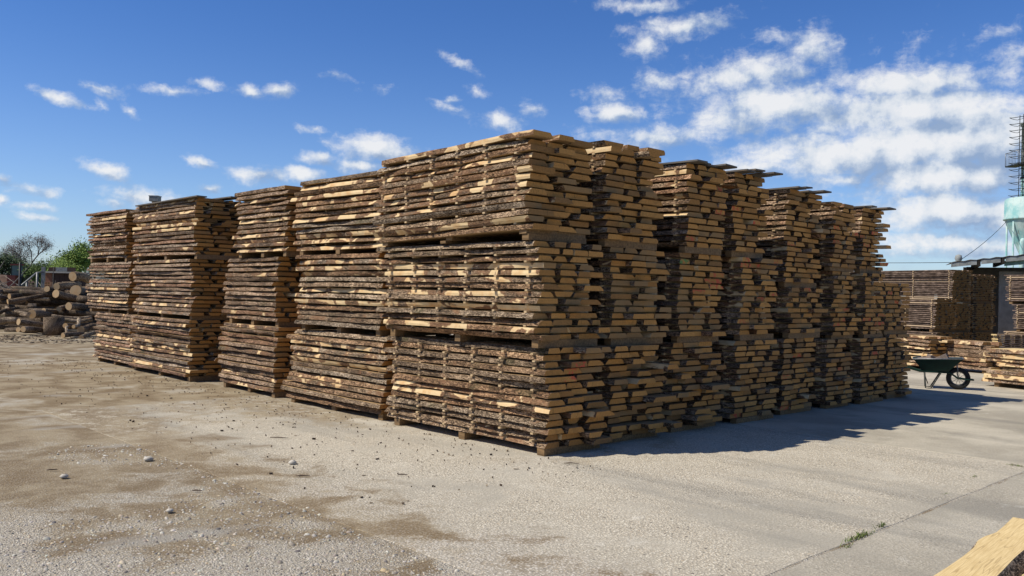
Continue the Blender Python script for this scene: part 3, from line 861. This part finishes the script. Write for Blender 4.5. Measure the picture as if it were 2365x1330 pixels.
for zc in range(4):
    for xc in range(4):
        link('block', MB().box((2.42 + xc * .41, .72 + .01 * (zc % 2), 2.35 + zc * .22), (2.82 + xc * .41, .96, 2.56 + zc * .22)).mesh('block', WHITEW), shed)
link('pier', MB().box((2.42, .74, 0), (4.1, .98, 2.348)).mesh('pier', PLASTER), shed)
link('roof_cap', MB().lathe([(.0, .28), (.10, .24), (.13, .12), (.09, .02), (.09, 0)], 10).mesh('roof_cap', SHEETG), shed, (.16, .2, zl + .14))

cyp = at(2374, 600, 47)
cy = thing('dust_cyclone', 'tall faded turquoise dust cyclone with ladder hoops above the shed', 'cyclone', (cyp.x, 47, 0))
kz = lambda py: at(2374, py, 47).z
link('drum', MB().lathe([(.0, kz(452)), (.5, kz(454)), (1.05, kz(458)), (1.16, kz(462)), (1.18, kz(503)), (1.22, kz(505)), (1.22, kz(508)), (1.14, kz(509))], 28).mesh('drum', TEAL), cy)
link('cone', MB().lathe([(1.14, kz(509)), (.42, kz(588)), (.40, kz(600)), (.28, kz(640)), (.28, 0)], 28).mesh('cone', TEAL), cy)
link('column', MB().lathe([(.40, kz(453)), (.40, kz(292)), (.46, kz(290)), (.46, kz(284)), (.0, kz(282))], 20).mesh('column', CONCG), cy)
link('column_band', MB().lathe([(.41, kz(412)), (.44, kz(412)), (.44, kz(409)), (.41, kz(409))], 20).mesh('column_band', DARKST), cy)
link('lower_column', MB().lathe([(.405, kz(452)), (.405, kz(382))], 20).mesh('lower_column', TEAL), cy)
for x, y in ((-1.02, -.35), (-.75, .75), (1.0, -.3), (.8, .7)):
    link('leg', MB().tube([(x, y, 0), (x, y, kz(500))], .05, 6).mesh('leg', TEAL), cy)
link('side_pipe', MB().tube([(-.62, -.5, 0), (-.62, -.5, kz(560)), (-.35, -.3, kz(545))], .13, 10).mesh('side_pipe', TEAL), cy)
lad = MB()
for y in (-.17, .17): lad.tube([(-.47, y, kz(455)), (-.47, y, kz(265))], .02, 5)
zc = kz(453)
while zc < kz(268): lad.tube([(-.47, -.17, zc), (-.47, .17, zc)], .012, 4); zc += .3
ladder = link('ladder', lad.mesh('ladder', DARKST), cy)
for k in range(13):
    z = kz(453 - k * 15); pts = []
    for j in range(13):
        a = math.pi / 2 + math.pi * j / 12
        pts.append((-.47 + .62 * math.cos(a), .36 * math.sin(a) , z + .03 * math.sin(a * 3)))
    link('hoop', MB().tube([(-.47, .17, z)] + pts + [(-.47, -.17, z)], .017, 4).mesh('hoop', DARKST), ladder)
pf = MB().box((-.98, -.6, kz(384)), (-.4, .6, kz(381))); platform = link('platform', pf.mesh('platform', DARKST), cy)
rl = MB()
for y in (-.6, .6):
    rl.tube([(-.98, y, kz(383)), (-.98, y, kz(352)), (-.4, y, kz(352))], .018, 5)
    for k in range(7): rl.tube([(-.9 + k * .08, y, kz(383)), (-.9 + k * .08, y, kz(352))], .008, 4)
rl.tube([(-.98, -.6, kz(352)), (-.98, .6, kz(352))], .018, 5)
link('railing', rl.mesh('railing', STEEL), platform)


def wire(label, a, b_, sag, r=.012):
    pts = [a.lerp(b_, i / 12) - Vector((0, 0, sag * 4 * (i / 12) * (1 - i / 12))) for i in range(13)]
    o0 = pts[0].copy()
    o = link('wire', MB().tube([p - o0 for p in pts], r, 5).mesh('wire', DARKST), loc=o0)
    tag(o, label, 'wire')


wire('thin guy wire sloping from the turquoise cyclone down to the shed roof', at(2325, 511, 46.7), at(2214, 603, 33), .12)
wire('thin overhead wire running level behind the far stacks', at(1840, 603, 50), at(2204, 606, 34), .05)
po = at(1840, 603, 50)
up_ = thing('utility_pole', 'weathered wooden pole carrying the level wire behind the stacks', 'pole', (po.x, 50, 0))
link('shaft', MB().lathe([(.13, 0), (.10, po.z + .3), (.0, po.z + .32)], 10).mesh('shaft', OLD), up_)
link('insulator', MB().lathe([(.0, -.06), (.04, -.05), (.05, .0), (.0, .06)], 8).mesh('insulator', WHITEW), up_, (.1, -.05, po.z))

# ------------------------------------------------------------------ left: heap of logs
LOGB = mat_bark(); LOGB.name = 'log_bark'
LOGE = mat_end('log_cut_face', lift=1.15, weathered=(.40, .29, .165))


def log_mesh(seed, r, L, n=12, seg=9, bend=.2):
    rr = random.Random(seed); b = MB(); ph = [rr.uniform(0, 6) for _ in range(4)]
    pts = [(bend * r * math.sin(3 * f + ph[0]), f * L, bend * r * math.sin(2.4 * f + ph[1])) for f in [i / seg for i in range(seg + 1)]]
    b.tube(pts, [r * (1 - .12 * i / seg + rr.uniform(-.04, .04)) for i in range(seg + 1)], n, 0, True, 1, .05, rr)
    return b


LOGS = {}


def log(a, b_, r, label=None, grp='logs lying in the heap at the left', tint=None, name='log', thin=False):
    a = Vector(a); b_ = Vector(b_); L = (b_ - a).length
    rr = random.Random(int(a.x * 100 + a.y * 10 + r * 1000))
    mb = log_mesh(rr.randint(0, 9999), r, L, 8 if thin else 14, bend=1.6 if thin else .5)
    M, _ = segM(a, b_)
    o = link(name, mb.mesh(name, [LOGB, LOGE]), M=M)
    c = rr.choice([(.9, .8, .7), (.65, .6, .55), (1.1, 1.0, .88), (.8, .68, .56)]) if tint is None else tuple(q * .8 for q in tint)
    r = r * .9
    o.color = (*c, rr.uniform(.0, .15))
    tag(o, label or 'bark covered log lying half buried in the shaded heap', 'log', grp)
    return o


Z1 = lambda x, y: (x / 3.694, y / 3.694 + 500)


def lg(x0, y0, Y0, x1, y1, Y1, d, label=None, **k):
    if not k.get('thin'): Y1 = Y1 + .55
    a = at(*Z1(x0, y0), Y0); e = at(*Z1(x1, y1), Y1); r = d / 3.694 / 2 / 2000 * Y0
    a.z = max(a.z, r * .95); e.z = max(e.z, r * .95)
    return log(a, e, r, label, **k)


# front row, on the ground
lg(-60, 900, 29.3, 148, 895, 29.0, 58, 'grey trunk on the ground running out of the left edge', tint=(1.5, 1.4, 1.25))
lg(152, 908, 29.2, 380, 910, 29.6, 56, 'straight grey log lying left of the upright stump', tint=(1.5, 1.4, 1.25))
lg(188, 972, 28.6, 385, 968, 29.0, 50, 'short log with pale cut end lying below the straight grey log')
lg(148, 962, 29.2, 330, 968, 29.6, 42, 'brown log tucked behind the short log')
lg(545, 938, 28.9, 690, 952, 29.4, 46, 'small log with orange cut end right of the stump')
lg(530, 1018, 27.8, 712, 1010, 28.1, 46, 'front most small log lying on the open ground')
lg(685, 950, 28.8, 800, 945, 29.2, 62, 'pale ended log poking out beside the far left stack')
lg(605, 925, 28.5, 690, 868, 29.3, 34, 'thin pale log leaning up behind the small orange ended log', tint=(1.9, 1.8, 1.6), thin=True)
lg(560, 1000, 28.2, 600, 945, 28.5, 24, 'thin white stick leaning on the small logs', tint=(2.6, 2.5, 2.3), thin=True)
lg(700, 1030, 28.0, 800, 1000, 28.2, 40, 'forked grey limb on the ground by the far left stack', tint=(1.2, 1.15, 1.05))
# middle
lg(258, 848, 30.5, 450, 842, 31.0, 76, 'thick log with a pale cut end above the straight grey log')
lg(378, 800, 31.2, 500, 798, 31.5, 40, 'short pale log above the upright stump', tint=(1.5, 1.35, 1.1))
lg(515, 780, 31.5, 600, 778, 31.8, 46, 'stubby block of log right of the short pale log', tint=(1.4, 1.2, 1.0))
lg(595, 780, 31.2, 760, 785, 31.8, 66, 'short thick log at the middle right of the heap', tint=(1.3, 1.2, 1.05))
lg(440, 850, 30.3, 780, 838, 30.9, 30, 'long thin pole lying across the heap above the stump', thin=True)
lg(500, 880, 30.0, 780, 850, 30.6, 40, 'bent dark pole under the long thin pole', thin=True)
lg(130, 790, 30.4, 260, 860, 30.0, 34, 'crooked limb sloping down at the left of the heap', thin=True)
lg(60, 760, 30.8, 250, 825, 30.2, 24, 'thin sloping branch at the left of the heap', tint=(1.6, 1.5, 1.35), thin=True)
lg(-20, 860, 30.0, 100, 790, 30.6, 34, 'dark limb rising from the left edge of the heap', tint=(.6, .55, .5), thin=True)
# upper
lg(80, 675, 32.2, 400, 630, 32.8, 46, 'long slim log along the crest of the heap')
lg(60, 716, 31.8, 465, 668, 32.4, 42, 'long slim log just under the crest of the heap')
lg(412, 620, 32.6, 520, 628, 33.0, 50, 'small log with a round yellow cut end at the crest')
lg(480, 672, 32.0, 720, 690, 32.6, 68, 'thick log with a yellow cut end pointing left under the crest', tint=(1.5, 1.35, 1.1))
lg(497, 612, 32.8, 660, 570, 33.4, 62, 'pale log climbing to the top of the heap', tint=(1.8, 1.6, 1.3))
lg(632, 528, 33.6, 740, 530, 34.0, 80, 'topmost short thick log of the heap', tint=(1.8, 1.65, 1.35))
lg(655, 616, 32.8, 790, 620, 33.2, 94, 'thickest log, its cut face half seen beside the far left stack', tint=(1.5, 1.35, 1.1))
lg(-60, 690, 32.0, 80, 688, 32.3, 46, 'dark log running out of the left edge at mid height')
lg(-60, 640, 32.4, 62, 636, 32.8, 46, 'dark log running out of the left edge near the crest')
rg = random.Random(11)
for k in range(64):                        # the body of the heap
    lay = k % 5; z = .16 + lay * .30
    x = rg.uniform(-20.0, -10.6); Y = 31.0 + lay * .45 + rg.uniform(-.2, 1.6)
    x *= Y / 31
    L = rg.uniform(2.0, 3.8); a = rg.uniform(-.12, .30); r = rg.uniform(.10, .19)
    log((x, Y, z), (x + L * math.cos(a), Y + L * math.sin(a), z + rg.uniform(-.06, .06)), r * .8, f'{["dark", "shaded", "half buried"][min(2, int((x + 21) / 4))]} log in the {["bottom", "second", "middle", "fourth", "upper"][lay]} layer of the {["left end", "middle", "right end"][min(2, int((x + 21) / 4))]} of the heap', tint=(.7, .62, .54), thin=k % 3 == 0).data.materials[1] = END_GREY
stp = at(*Z1(455, 1000), 29.6)
sm = MB(); sm.tube([(0, 0, 0), (.02, 0, .3), (0, .01, .62)], [.34, .32, .325], 16, 0, True, 1, .04)
o = link('stump', sm.mesh('stump', [LOGB, LOGE]), loc=(stp.x, stp.y, 0)); o.color = (.9, .8, .7, .05)
tag(o, 'upright round stump with a pale sawn top before the log heap', 'stump')

# tangle of dead branches and bark litter
br = MB()
for k in range(190):
    p = Vector((rg.uniform(-24, -18.6), rg.uniform(36, 40), 0)); p.z = rg.uniform(.1, 2.1) * max(.2, 1 - (p.x + 24) / 6.5)
    d = Vector((rg.uniform(-1, 1), rg.uniform(-.5, .5), rg.uniform(-.25, .45))).normalized() * rg.uniform(.8, 2.4)
    q = p + d; q.z = max(.03, q.z)
    br.tube([p, p.lerp(q, .5) + Vector((0, 0, rg.uniform(-.08, .1))), q], [.028, .022, .008], 5)
GREYB = mat_flat('dead_grey_branch', (.24, .21, .175), .95, .5, 6)
tag(link('branch_heap', br.mesh('branch_heap', GREYB)), 'tangled heap of dead grey branches at the left edge', 'branch heap', kind='stuff')
lt = MB()
for k in range(1500):
    u_ = rg.random()
    if u_ < .45: p = Vector((rg.uniform(-17, -9.2), rg.uniform(25.4, 29), 0))
    else:
        s_, t_ = rg.uniform(-2.8, -.05), rg.uniform(-.8, 15.5)
        if rg.random() < .5: s_ = -abs(rg.gauss(0, .7))
        p = ST(s_, t_)
    l = rg.uniform(.02, .16) if u_ < .45 else min(.06, .008 + rg.expovariate(1 / .008)); w_ = l * rg.uniform(.15, .4); a = rg.uniform(0, 6.28); h_ = rg.uniform(.004, .02)
    M = Matrix.Translation(p + Vector((0, 0, .0))) @ Matrix.Rotation(a, 4, 'Z') @ Matrix.Rotation(rg.uniform(-.2, .2), 4, 'Y')
    lt.box((-l / 2, -w_ / 2, 0), (l / 2, w_ / 2, h_), rg.choice([0, 0, 0, 1]), M)
CHIP = mat_flat('dark_bark_chip', (.11, .08, .058), .95, .4); CHIPL = mat_flat('pale_wood_chip', (.36, .28, .19), .9, .3)
tag(link('bark_litter', lt.mesh('bark_litter', [CHIP, CHIPL])), 'small bark and wood chips strewn over the yard', 'litter', kind='stuff')
for (px, py, L, lb) in [(700, 1099, .17, 'dark curved sliver of bark on the bare concrete'), (930, 1096, .12, 'short dark twig right of the curved bark sliver'), (645, 1011, .30, 'thin brown twig lying before the second sunlit stack'),
                        (165, 832, .42, 'dark piece of bark on the dirt left of the far stack'), (120, 1085, .12, 'dark wood chip on the dirt at the left'), (1320, 1070, .2, 'short dark stick just in front of the corner stack'), (455, 1133, .11, 'dark bark flake at the edge of the gravel')]:
    d = ray(px, py); p = CP + d * ((.012 - CAM_H) / d.z)
    mb = MB().tube([(-L * .38, 0, .0), (-L * .1, L * .06, .003), (L * .38, 0, .002)], [.004, .007, .003], 6)
    tag(link('bark_sliver', mb.mesh('bark_sliver', CHIP), loc=p, rot=(0, 0, rg.uniform(-.2, .3))), lb, 'bark', 'loose bits of bark on the yard')
st_mat = mat_flat('river_pebble', (.62, .57, .48), .8, .4)
for (px, py, r, lb) in [(676, 1069, .045, 'fist sized grey stone on the concrete left of centre'), (148, 1101, .04, 'dark round stone on the dirt patch'), (343, 1061, .05, 'broken pale stone at the edge of the dirt patch'), (392, 1180, .03, 'small grey stone on the gravel')]:
    d = ray(px, py); p = CP + d * ((.01 - CAM_H) / d.z)
    mb = MB().lathe([(0.001, -r * .3), (r * .7, -r * .2), (r, r * .1), (r * .7, r * .5), (r * .2, r * .62), (.001, r * .63)], 9)
    mb.v = [v_ + Vector((rg.uniform(-1, 1), rg.uniform(-1, 1), rg.uniform(-.6, .6))) * r * .1 for v_ in mb.v]
    tag(link('stone', mb.mesh('stone', st_mat), loc=p), lb, 'stone', 'loose stones on the yard')


# gravel: real pebbles where the concrete has worn away
def pebble_mat():
    t, fin = material('pebble_mix', .8)
    g = t.n('NewGeometry').node.outputs['Random Per Island']
    c = t.ramp(g, [(0, (.15, .14, .14)), (.12, (.30, .26, .21)), (.35, (.50, .44, .35)), (.55, (.42, .39, .34)), (.8, (.68, .63, .53)), (1, (.55, .42, .24))])
    return fin(t.mix(.35, c, t.noise(t.n('TexCoord', out=3), 60, 3, out=1), 'MULTIPLY'))


PEB = pebble_mat(); gb = MB(); cnt = 0
while cnt < 15000:
    x = rg.uniform(-5.2, 1.0); y = 3.3 + rg.random() ** 1.5 * 7.5
    q = Vector((x, y, 0)) - C0; s_, t_ = q.dot(V), q.dot(U)
    nz = noise.noise(Vector((x * .55, y * .55, 3.3)))
    if s_ > -3.17 + .25 * nz: continue
    if nz < -.12 + (y - 6) * .10: continue
    r = min(.024, .0045 + rg.expovariate(1 / .0030)); a0 = rg.uniform(0, 6.28)
    e1, e2 = r * rg.uniform(.9, 1.6), r * rg.uniform(.7, 1.0); hz = r * rg.uniform(.35, .7)
    c = len(gb.v); z = -.006 + hz * .1
    for k in range(6):
        a = a0 + k * math.pi / 3 + rg.uniform(-.2, .2)
        lx, ly = math.cos(a - a0) * e1, math.sin(a - a0) * e2
        gb.v.append(Vector((x + lx * math.cos(a0) - ly * math.sin(a0), y + lx * math.sin(a0) + ly * math.cos(a0), z)))
    for k in range(6):
        p = gb.v[c + k]; gb.v.append(Vector((x + (p.x - x) * .62, y + (p.y - y) * .62, z + hz)))
    for k in range(6): gb.quad([c + k, c + (k + 1) % 6, c + 6 + (k + 1) % 6, c + 6 + k], 0, True)
    gb.quad([c + 6 + k for k in range(6)], 0, True)
    cnt += 1
tag(link('gravel', gb.mesh('gravel', PEB)), 'rounded river pebbles lying in the worn ground', 'gravel', kind='stuff')

# weeds in the joint
wd = MB()
GRASS = mat_flat('weed_green', (.10, .15, .035), .8, .4, 20, c2=(.16, .17, .06))
for (px, py, n_, sp_, h_) in [(1985, 1240, 130, .20, .05), (2036, 1214, 40, .06, .045), (1955, 1262, 40, .09, .03), (2350, 1076, 50, .10, .035), (2250, 1100, 25, .06, .03), (2185, 1140, 20, .05, .02)]:
    d = ray(px, py); c = CP + d * (-CAM_H / d.z)
    jd = V if px < 2300 else U
    for k in range(n_):
        p = c + jd * rg.gauss(0, sp_ * .6) + Vector((rg.gauss(0, .012), rg.gauss(0, .012), -.01))
        a = rg.uniform(0, 6.28); l = h_ * rg.uniform(.4, 1.2); e = Vector((math.cos(a), math.sin(a), 0))
        w_ = e.cross(Vector((0, 0, 1))) * .003; tipv = p + e * l * rg.uniform(.3, 1) + Vector((0, 0, l * .8))
        i0 = len(wd.v); m_ = p.lerp(tipv, .5) + Vector((0, 0, l * .15))
        wd.v += [p - w_, p + w_, m_ + w_, m_ - w_, tipv]
        wd.quad([i0, i0 + 1, i0 + 2, i0 + 3]); wd.quad([i0 + 3, i0 + 2, i0 + 4])
tag(link('weeds', wd.mesh('weeds', GRASS)), 'small green weeds growing in the concrete joint', 'weeds', kind='stuff')

# ------------------------------------------------------------------ far left: posts, railing, hut, tractor, trees
p = at(45, 672, 35)
tag(link('black_post', MB().lathe([(.045, 0), (.045, at(45, 606, 35).z), (.0, at(45, 606, 35).z + .01)], 10).mesh('black_post', mat_flat('black_paint', (.012, .012, .014), .5)), loc=(p.x, 35, 0)), 'slim black steel post standing behind the log heap', 'post')
rz0, rz1 = at(34, 672, 37), at(84, 630, 39)
rail = thing('sloping_railing', 'grey sloping steel railing behind the log heap', 'railing', (rz0.x, rz0.y, 0))
GALV = mat_flat('galvanised_steel', (.20, .205, .20), .5, .3, 9, .4)
o0 = Vector((rz0.x, rz0.y, 0))
link('handrail', MB().tube([rz0 - o0, rz1 - o0, at(100, 628, 39) - o0], .04, 6).mesh('handrail', GALV), rail)
for px, top in ((62, 648), (86, 629)):
    q = at(px, top, 38.2) - o0; link('post', MB().tube([(q.x, q.y, 0), (q.x, q.y, q.z)], .045, 6).mesh('post', GALV), rail)
q = at(99, 616, 39) - o0; link('tall_post', MB().box((q.x - .07, q.y, 0), (q.x + .07, q.y + .1, q.z)).mesh('tall_post', GALV), rail)
mp = at(72, 672, 36.5)
md_ = MB(); nn_ = 18
for j in range(7):
    f = j / 6; r = 1.25 * (1 - f) + .02
    for k in range(nn_):
        a = 2 * math.pi * k / nn_; w_ = 1 + .14 * noise.noise(Vector((math.cos(a) * 1.5, math.sin(a) * 1.5, j)))
        md_.v.append(Vector((r * math.cos(a) * w_, r * math.sin(a) * w_, 1.62 * f ** .8 + .05 * noise.noise(Vector((k, j, 1))))))
for j in range(6):
    for k in range(nn_): md_.quad([j * nn_ + k, j * nn_ + (k + 1) % nn_, (j + 1) * nn_ + (k + 1) % nn_, (j + 1) * nn_ + k], 0, True)
tag(link('sawdust_mound', md_.mesh('sawdust_mound', mat_flat('old_sawdust', (.22, .165, .115), .95, .4, 4)), loc=(mp.x, 36.5, 0)), 'brown sawdust mound behind the log heap', 'mound')

hp0, hp1 = at(104, 660, 52), at(171, 660, 52)
hut = thing('wooden_hut', 'small dark board hut with a flat sheet roof behind the logs', 'hut', (hp0.x, 52, 0))
HW = hp1.x - hp0.x; hz = at(140, 631, 52).z; BOARDM = mat_flat('dark_brown_board', (.055, .035, .028), .9, .35, 5); REDW = mat_flat('reddish_board', (.20, .095, .06), .9, .3, 5)
nb = 9
for k in range(nb):
    link('wall_board', MB().box((.42 + (HW - .42) * k / nb + .006, 0 + .012 * (k % 2), 0), (.42 + (HW - .42) * (k + 1) / nb - .006, .05, hz)).mesh('wall_board', BOARDM), hut)
link('side_wall', MB().box((.0, .02, 0), (.4, .08, hz)).mesh('side_wall', REDW), hut)
link('far_wall', MB().box((.0, 1.6, 0), (HW, 1.66, hz)).mesh('far_wall', BOARDM), hut)
link('end_wall', MB().box((HW - .05, .1, 0), (HW, 1.58, hz)).mesh('end_wall', BOARDM), hut)
link('other_end_wall', MB().box((0, .1, 0), (.05, 1.58, hz)).mesh('other_end_wall', REDW), hut)
link('roof', MB().box((-.12, -.2, hz + .01), (HW + .1, 1.9, hz + .10)).mesh('roof', mat_flat('pale_roof_edge', (.30, .29, .27), .8)), hut)
for k, (x0, x1, mm) in enumerate(((.12, .55, BOARDM), (.56, 1.25, GALV), (1.26, HW, BOARDM))):
    link('roof_panel', MB().box((x0, .1, hz + .11), (x1, .16, hz + .36)).mesh('roof_panel', mm), hut)
# hollow bricks
bp = at(108, 664, 38.5); zb = at(108, 664, 38.5).z
BR = mat_flat('orange_hollow_brick', (.55, .30, .15), .9)
bs = thing('hollow_brick_stack', 'two orange hollow bricks stacked by the hut', 'bricks', (bp.x - .1, 38.5, 0))
link('base_block', MB().box((-.05, 0, 0), (.35, .3, zb)).mesh('base_block', PLASTER), bs)
for k in range(2):
    m_ = MB(); z = zb + .003 + k * .125
    for zz_ in (0, .055, .105): m_.box((0, 0, z + zz_), (.25, .2, z + zz_ + .014))
    for xx in (0, .115, .235): m_.box((xx, .003, z + .0141), (xx + .014, .197, z + .1049))
    link('brick', m_.mesh('brick', BR), bs)
# tractor
tp = at(44, 655, 76)
trk = thing('tractor', 'old tractor with red cab roof and green glass at the far left', 'tractor', (tp.x, 76, 0), rad(12))
REDP = mat_flat('faded_red_paint', (.20, .05, .04), .6); GLS = mat_flat('green_tinted_glass', (.10, .17, .16), .12, .2)
tz = at(44, 610, 76).z
link('cab_roof', MB().box((-.56, -.6, tz - .12), (.56, .6, tz)).mesh('cab_roof', REDP), trk)
link('cab_glass', MB().box((-.46, -.5, tz - 1.0), (.46, .5, tz - .125)).mesh('cab_glass', GLS), trk)
for x in (-.5, .46):
    for y in (-.54, .5): link('cab_post', MB().box((x, y, tz - 1.02), (x + .05, y + .05, tz - .122)).mesh('cab_post', DARKST), trk)
link('body', MB().box((-.5, -.62, .75), (.5, .7, tz - 1.03)).mesh('body', DARKST), trk)
link('hood', MB().box((-.32, -2.0, .85), (.32, -.63, tz - 1.0)).mesh('hood', REDP), trk)
for x in (-.72, .72):
    for y, r in ((.4, .72), (-1.6, .42)):
        wh = MB().lathe([(r * .5, -.16), (r * .9, -.17), (r, -.1), (r, .1), (r * .9, .17), (r * .5, .16), (r * .5, -.16)], 20)
        wh.v = [Vector((v_.z, v_.x, v_.y)) for v_ in wh.v]
        o = link('wheel', wh.mesh('wheel', RUBBER), trk, (x, y, r))
        rm = MB().lathe([(.001, .05), (r * .48, .05), (r * .48, -.05), (.001, -.05)], 16); rm.v = [Vector((v_.z, v_.x, v_.y)) for v_ in rm.v]
        link('rim', rm.mesh('rim', REDP), o)


def leaf_mat(name, c1, c2):
    t, fin = material(name, .7)
    g = t.n('NewGeometry').node.outputs['Random Per Island']
    return fin(t.mix(g, c1, c2))


def tree(name, label, x, Y, h, w, mat, nleaf, leaf, trunk=.16, bare=False, seed=1, low=.12):
    rr = random.Random(seed); root = thing(name, label, 'tree', (x, Y, 0), rr.uniform(0, 3), 'trees beyond the yard')
    tb = MB(); tips = []

    def grow(p, d, l, r, dep):
        q = p + d * l; mid_ = p.lerp(q, .5) + Vector((rr.uniform(-1, 1), rr.uniform(-1, 1), 0)) * l * .06
        tb.tube([p, mid_, q], [r, r * .85, r * .68], 6 if dep < 2 else 4, cap=False)
        if dep >= (6 if bare else 3): tips.append(q); return
        tips.append(q)
        for k in range(rr.choice([2, 3, 3])):
            nd = (d + Vector((rr.gauss(0, .55), rr.gauss(0, .55), rr.gauss(.05, .3)))).normalized()
            grow(q, nd, l * rr.uniform(.62, .82), r * .62, dep + 1)
    grow(Vector((0, 0, 0)), Vector((0, 0, 1)), h * .24, trunk, 0)
    mxz = max(t_.z for t_ in tips); mxr = max(math.hypot(t_.x, t_.y) for t_ in tips)
    fx, fz = (w / 2) / mxr, h / mxz
    tb.v = [Vector((p.x * fx, p.y * fx, p.z * fz)) for p in tb.v]; tips = [Vector((p.x * fx, p.y * fx, p.z * fz)) for p in tips]
    link('trunk', tb.mesh('trunk', TWIG if bare else TRUNK), root)
    cb = MB()
    cl = [t_ for t_ in tips if t_.z > h * low]
    for k in range(nleaf):
        c = rr.choice(cl); sp_ = (w * .05 if bare else w * .12)
        p = c + Vector((rr.gauss(0, sp_), rr.gauss(0, sp_), rr.gauss(0, sp_ * .8)))
        if p.z < .05: continue
        a, e = rr.uniform(0, 6.28), rr.uniform(-1.2, 1.2)
        d1 = Vector((math.cos(a) * math.cos(e), math.sin(a) * math.cos(e), math.sin(e))); d2 = d1.orthogonal().normalized()
        l = leaf * rr.uniform(.6, 1.3)
        i0 = len(cb.v); cb.v += [p - d1 * l, p + d2 * l * .5, p + d1 * l, p - d2 * l * .5]; cb.quad([i0, i0 + 1, i0 + 2, i0 + 3])
    tag(link('crown', cb.mesh('crown', mat), root), kind='stuff')


TRUNK = mat_flat('tree_bark', (.12, .095, .075), .95); TWIG = mat_flat('bare_twig', (.17, .145, .125), .95)
LG = leaf_mat('spring_leaf', (.10, .17, .025), (.20, .27, .05)); LDK = leaf_mat('dark_leaf', (.028, .055, .016), (.06, .09, .03)); LMID = leaf_mat('mid_leaf', (.06, .11, .022), (.12, .17, .04)); LBUD = leaf_mat('brown_bud', (.14, .11, .095), (.22, .19, .16))
tx = lambda px, Y: at(px, 650, Y).x
tree('bare_tree', 'grey leafless spreading tree behind the tractor', tx(68, 100), 100, 7.3, 6.0, LBUD, 9000, .055, .2, True, 3)
tree('bright_green_tree', 'fresh green bushy tree beside the far left stack', tx(178, 78), 78, 5.0, 3.9, LG, 5200, .11, .12, seed=4, low=.05)
tree('green_bush', 'light green bush before the bare tree', tx(128, 74), 74, 3.3, 3.2, LG, 3800, .09, .09, seed=5, low=.02)
tree('green_bush', 'mid green bush left of the light green bush', tx(92, 76), 76, 3.1, 3.0, LMID, 3200, .09, .09, seed=6, low=.02)
tree('dark_tree', 'dark green round tree at the left picture edge', tx(8, 96), 96, 4.3, 4.2, LDK, 5200, .12, .2, seed=7, low=.05)
tree('dark_tree', 'dark green tree outside the left picture edge', tx(-60, 98), 98, 4.9, 5.4, LDK, 4200, .13, .2, seed=8, low=.05)
tree('dark_tree', 'dark olive tree right behind the bare tree', tx(134, 108), 108, 4.4, 4.6, LDK, 4500, .13, .2, seed=9, low=.05)
tree('dark_tree', 'dark green tree low behind the mid green bush', tx(70, 112), 112, 2.9, 6.5, LDK, 4500, .13, .2, seed=10, low=.02)
tree('green_bush', 'green bush mostly behind the far left stack', tx(222, 84), 84, 4.6, 4.4, LMID, 4000, .11, .1, seed=12, low=.03)
# reddish bank
bk = MB(); nx = 24
for j, (yy, zf) in enumerate(((0, 0), (1.5, .75), (3, 1), (7, 1), (9, 0))):
    for i in range(nx + 1):
        x = -18 + 22 * i / nx; h_ = (2.55 + .25 * noise.noise(Vector((x * .3, 0, 5)))) * zf * min(1, max(0, (4 - x) / 3))
        bk.v.append(Vector((x, yy + .4 * noise.noise(Vector((x * .4, j, 0))), h_)))
for j in range(4):
    for i in range(nx): k0 = j * (nx + 1) + i; bk.quad([k0, k0 + 1, k0 + nx + 2, k0 + nx + 1], 0, True)
tag(link('earth_bank', bk.mesh('earth_bank', mat_flat('red_brown_earth', (.17, .105, .07), .95, .4, 2)), loc=(tx(28, 84) - 3.5, 84, -.03)), 'reddish brown earth bank at the far left', 'bank', kind='structure')

# vent showing over the fourth sunlit stack
vp = at(358, 470, 40)
vent = thing('roof_vent', 'square grey metal vent cap showing over the reddish sunlit stack', 'vent', (vp.x, 40, 0))
vz0, vz1 = at(358, 467, 40).z, at(358, 454, 40).z
link('stack_pipe', MB().lathe([(.14, 0), (.14, vz0)], 12).mesh('stack_pipe', GALV), vent)
link('cap', MB().box((-.2, -.2, vz0 + .03), (.2, .2, vz1)).mesh('cap', GALV), vent)
link('cap_lip', MB().box((-.22, -.22, vz1 + .002), (.22, .22, vz1 + .035)).mesh('cap_lip', STEEL), vent)
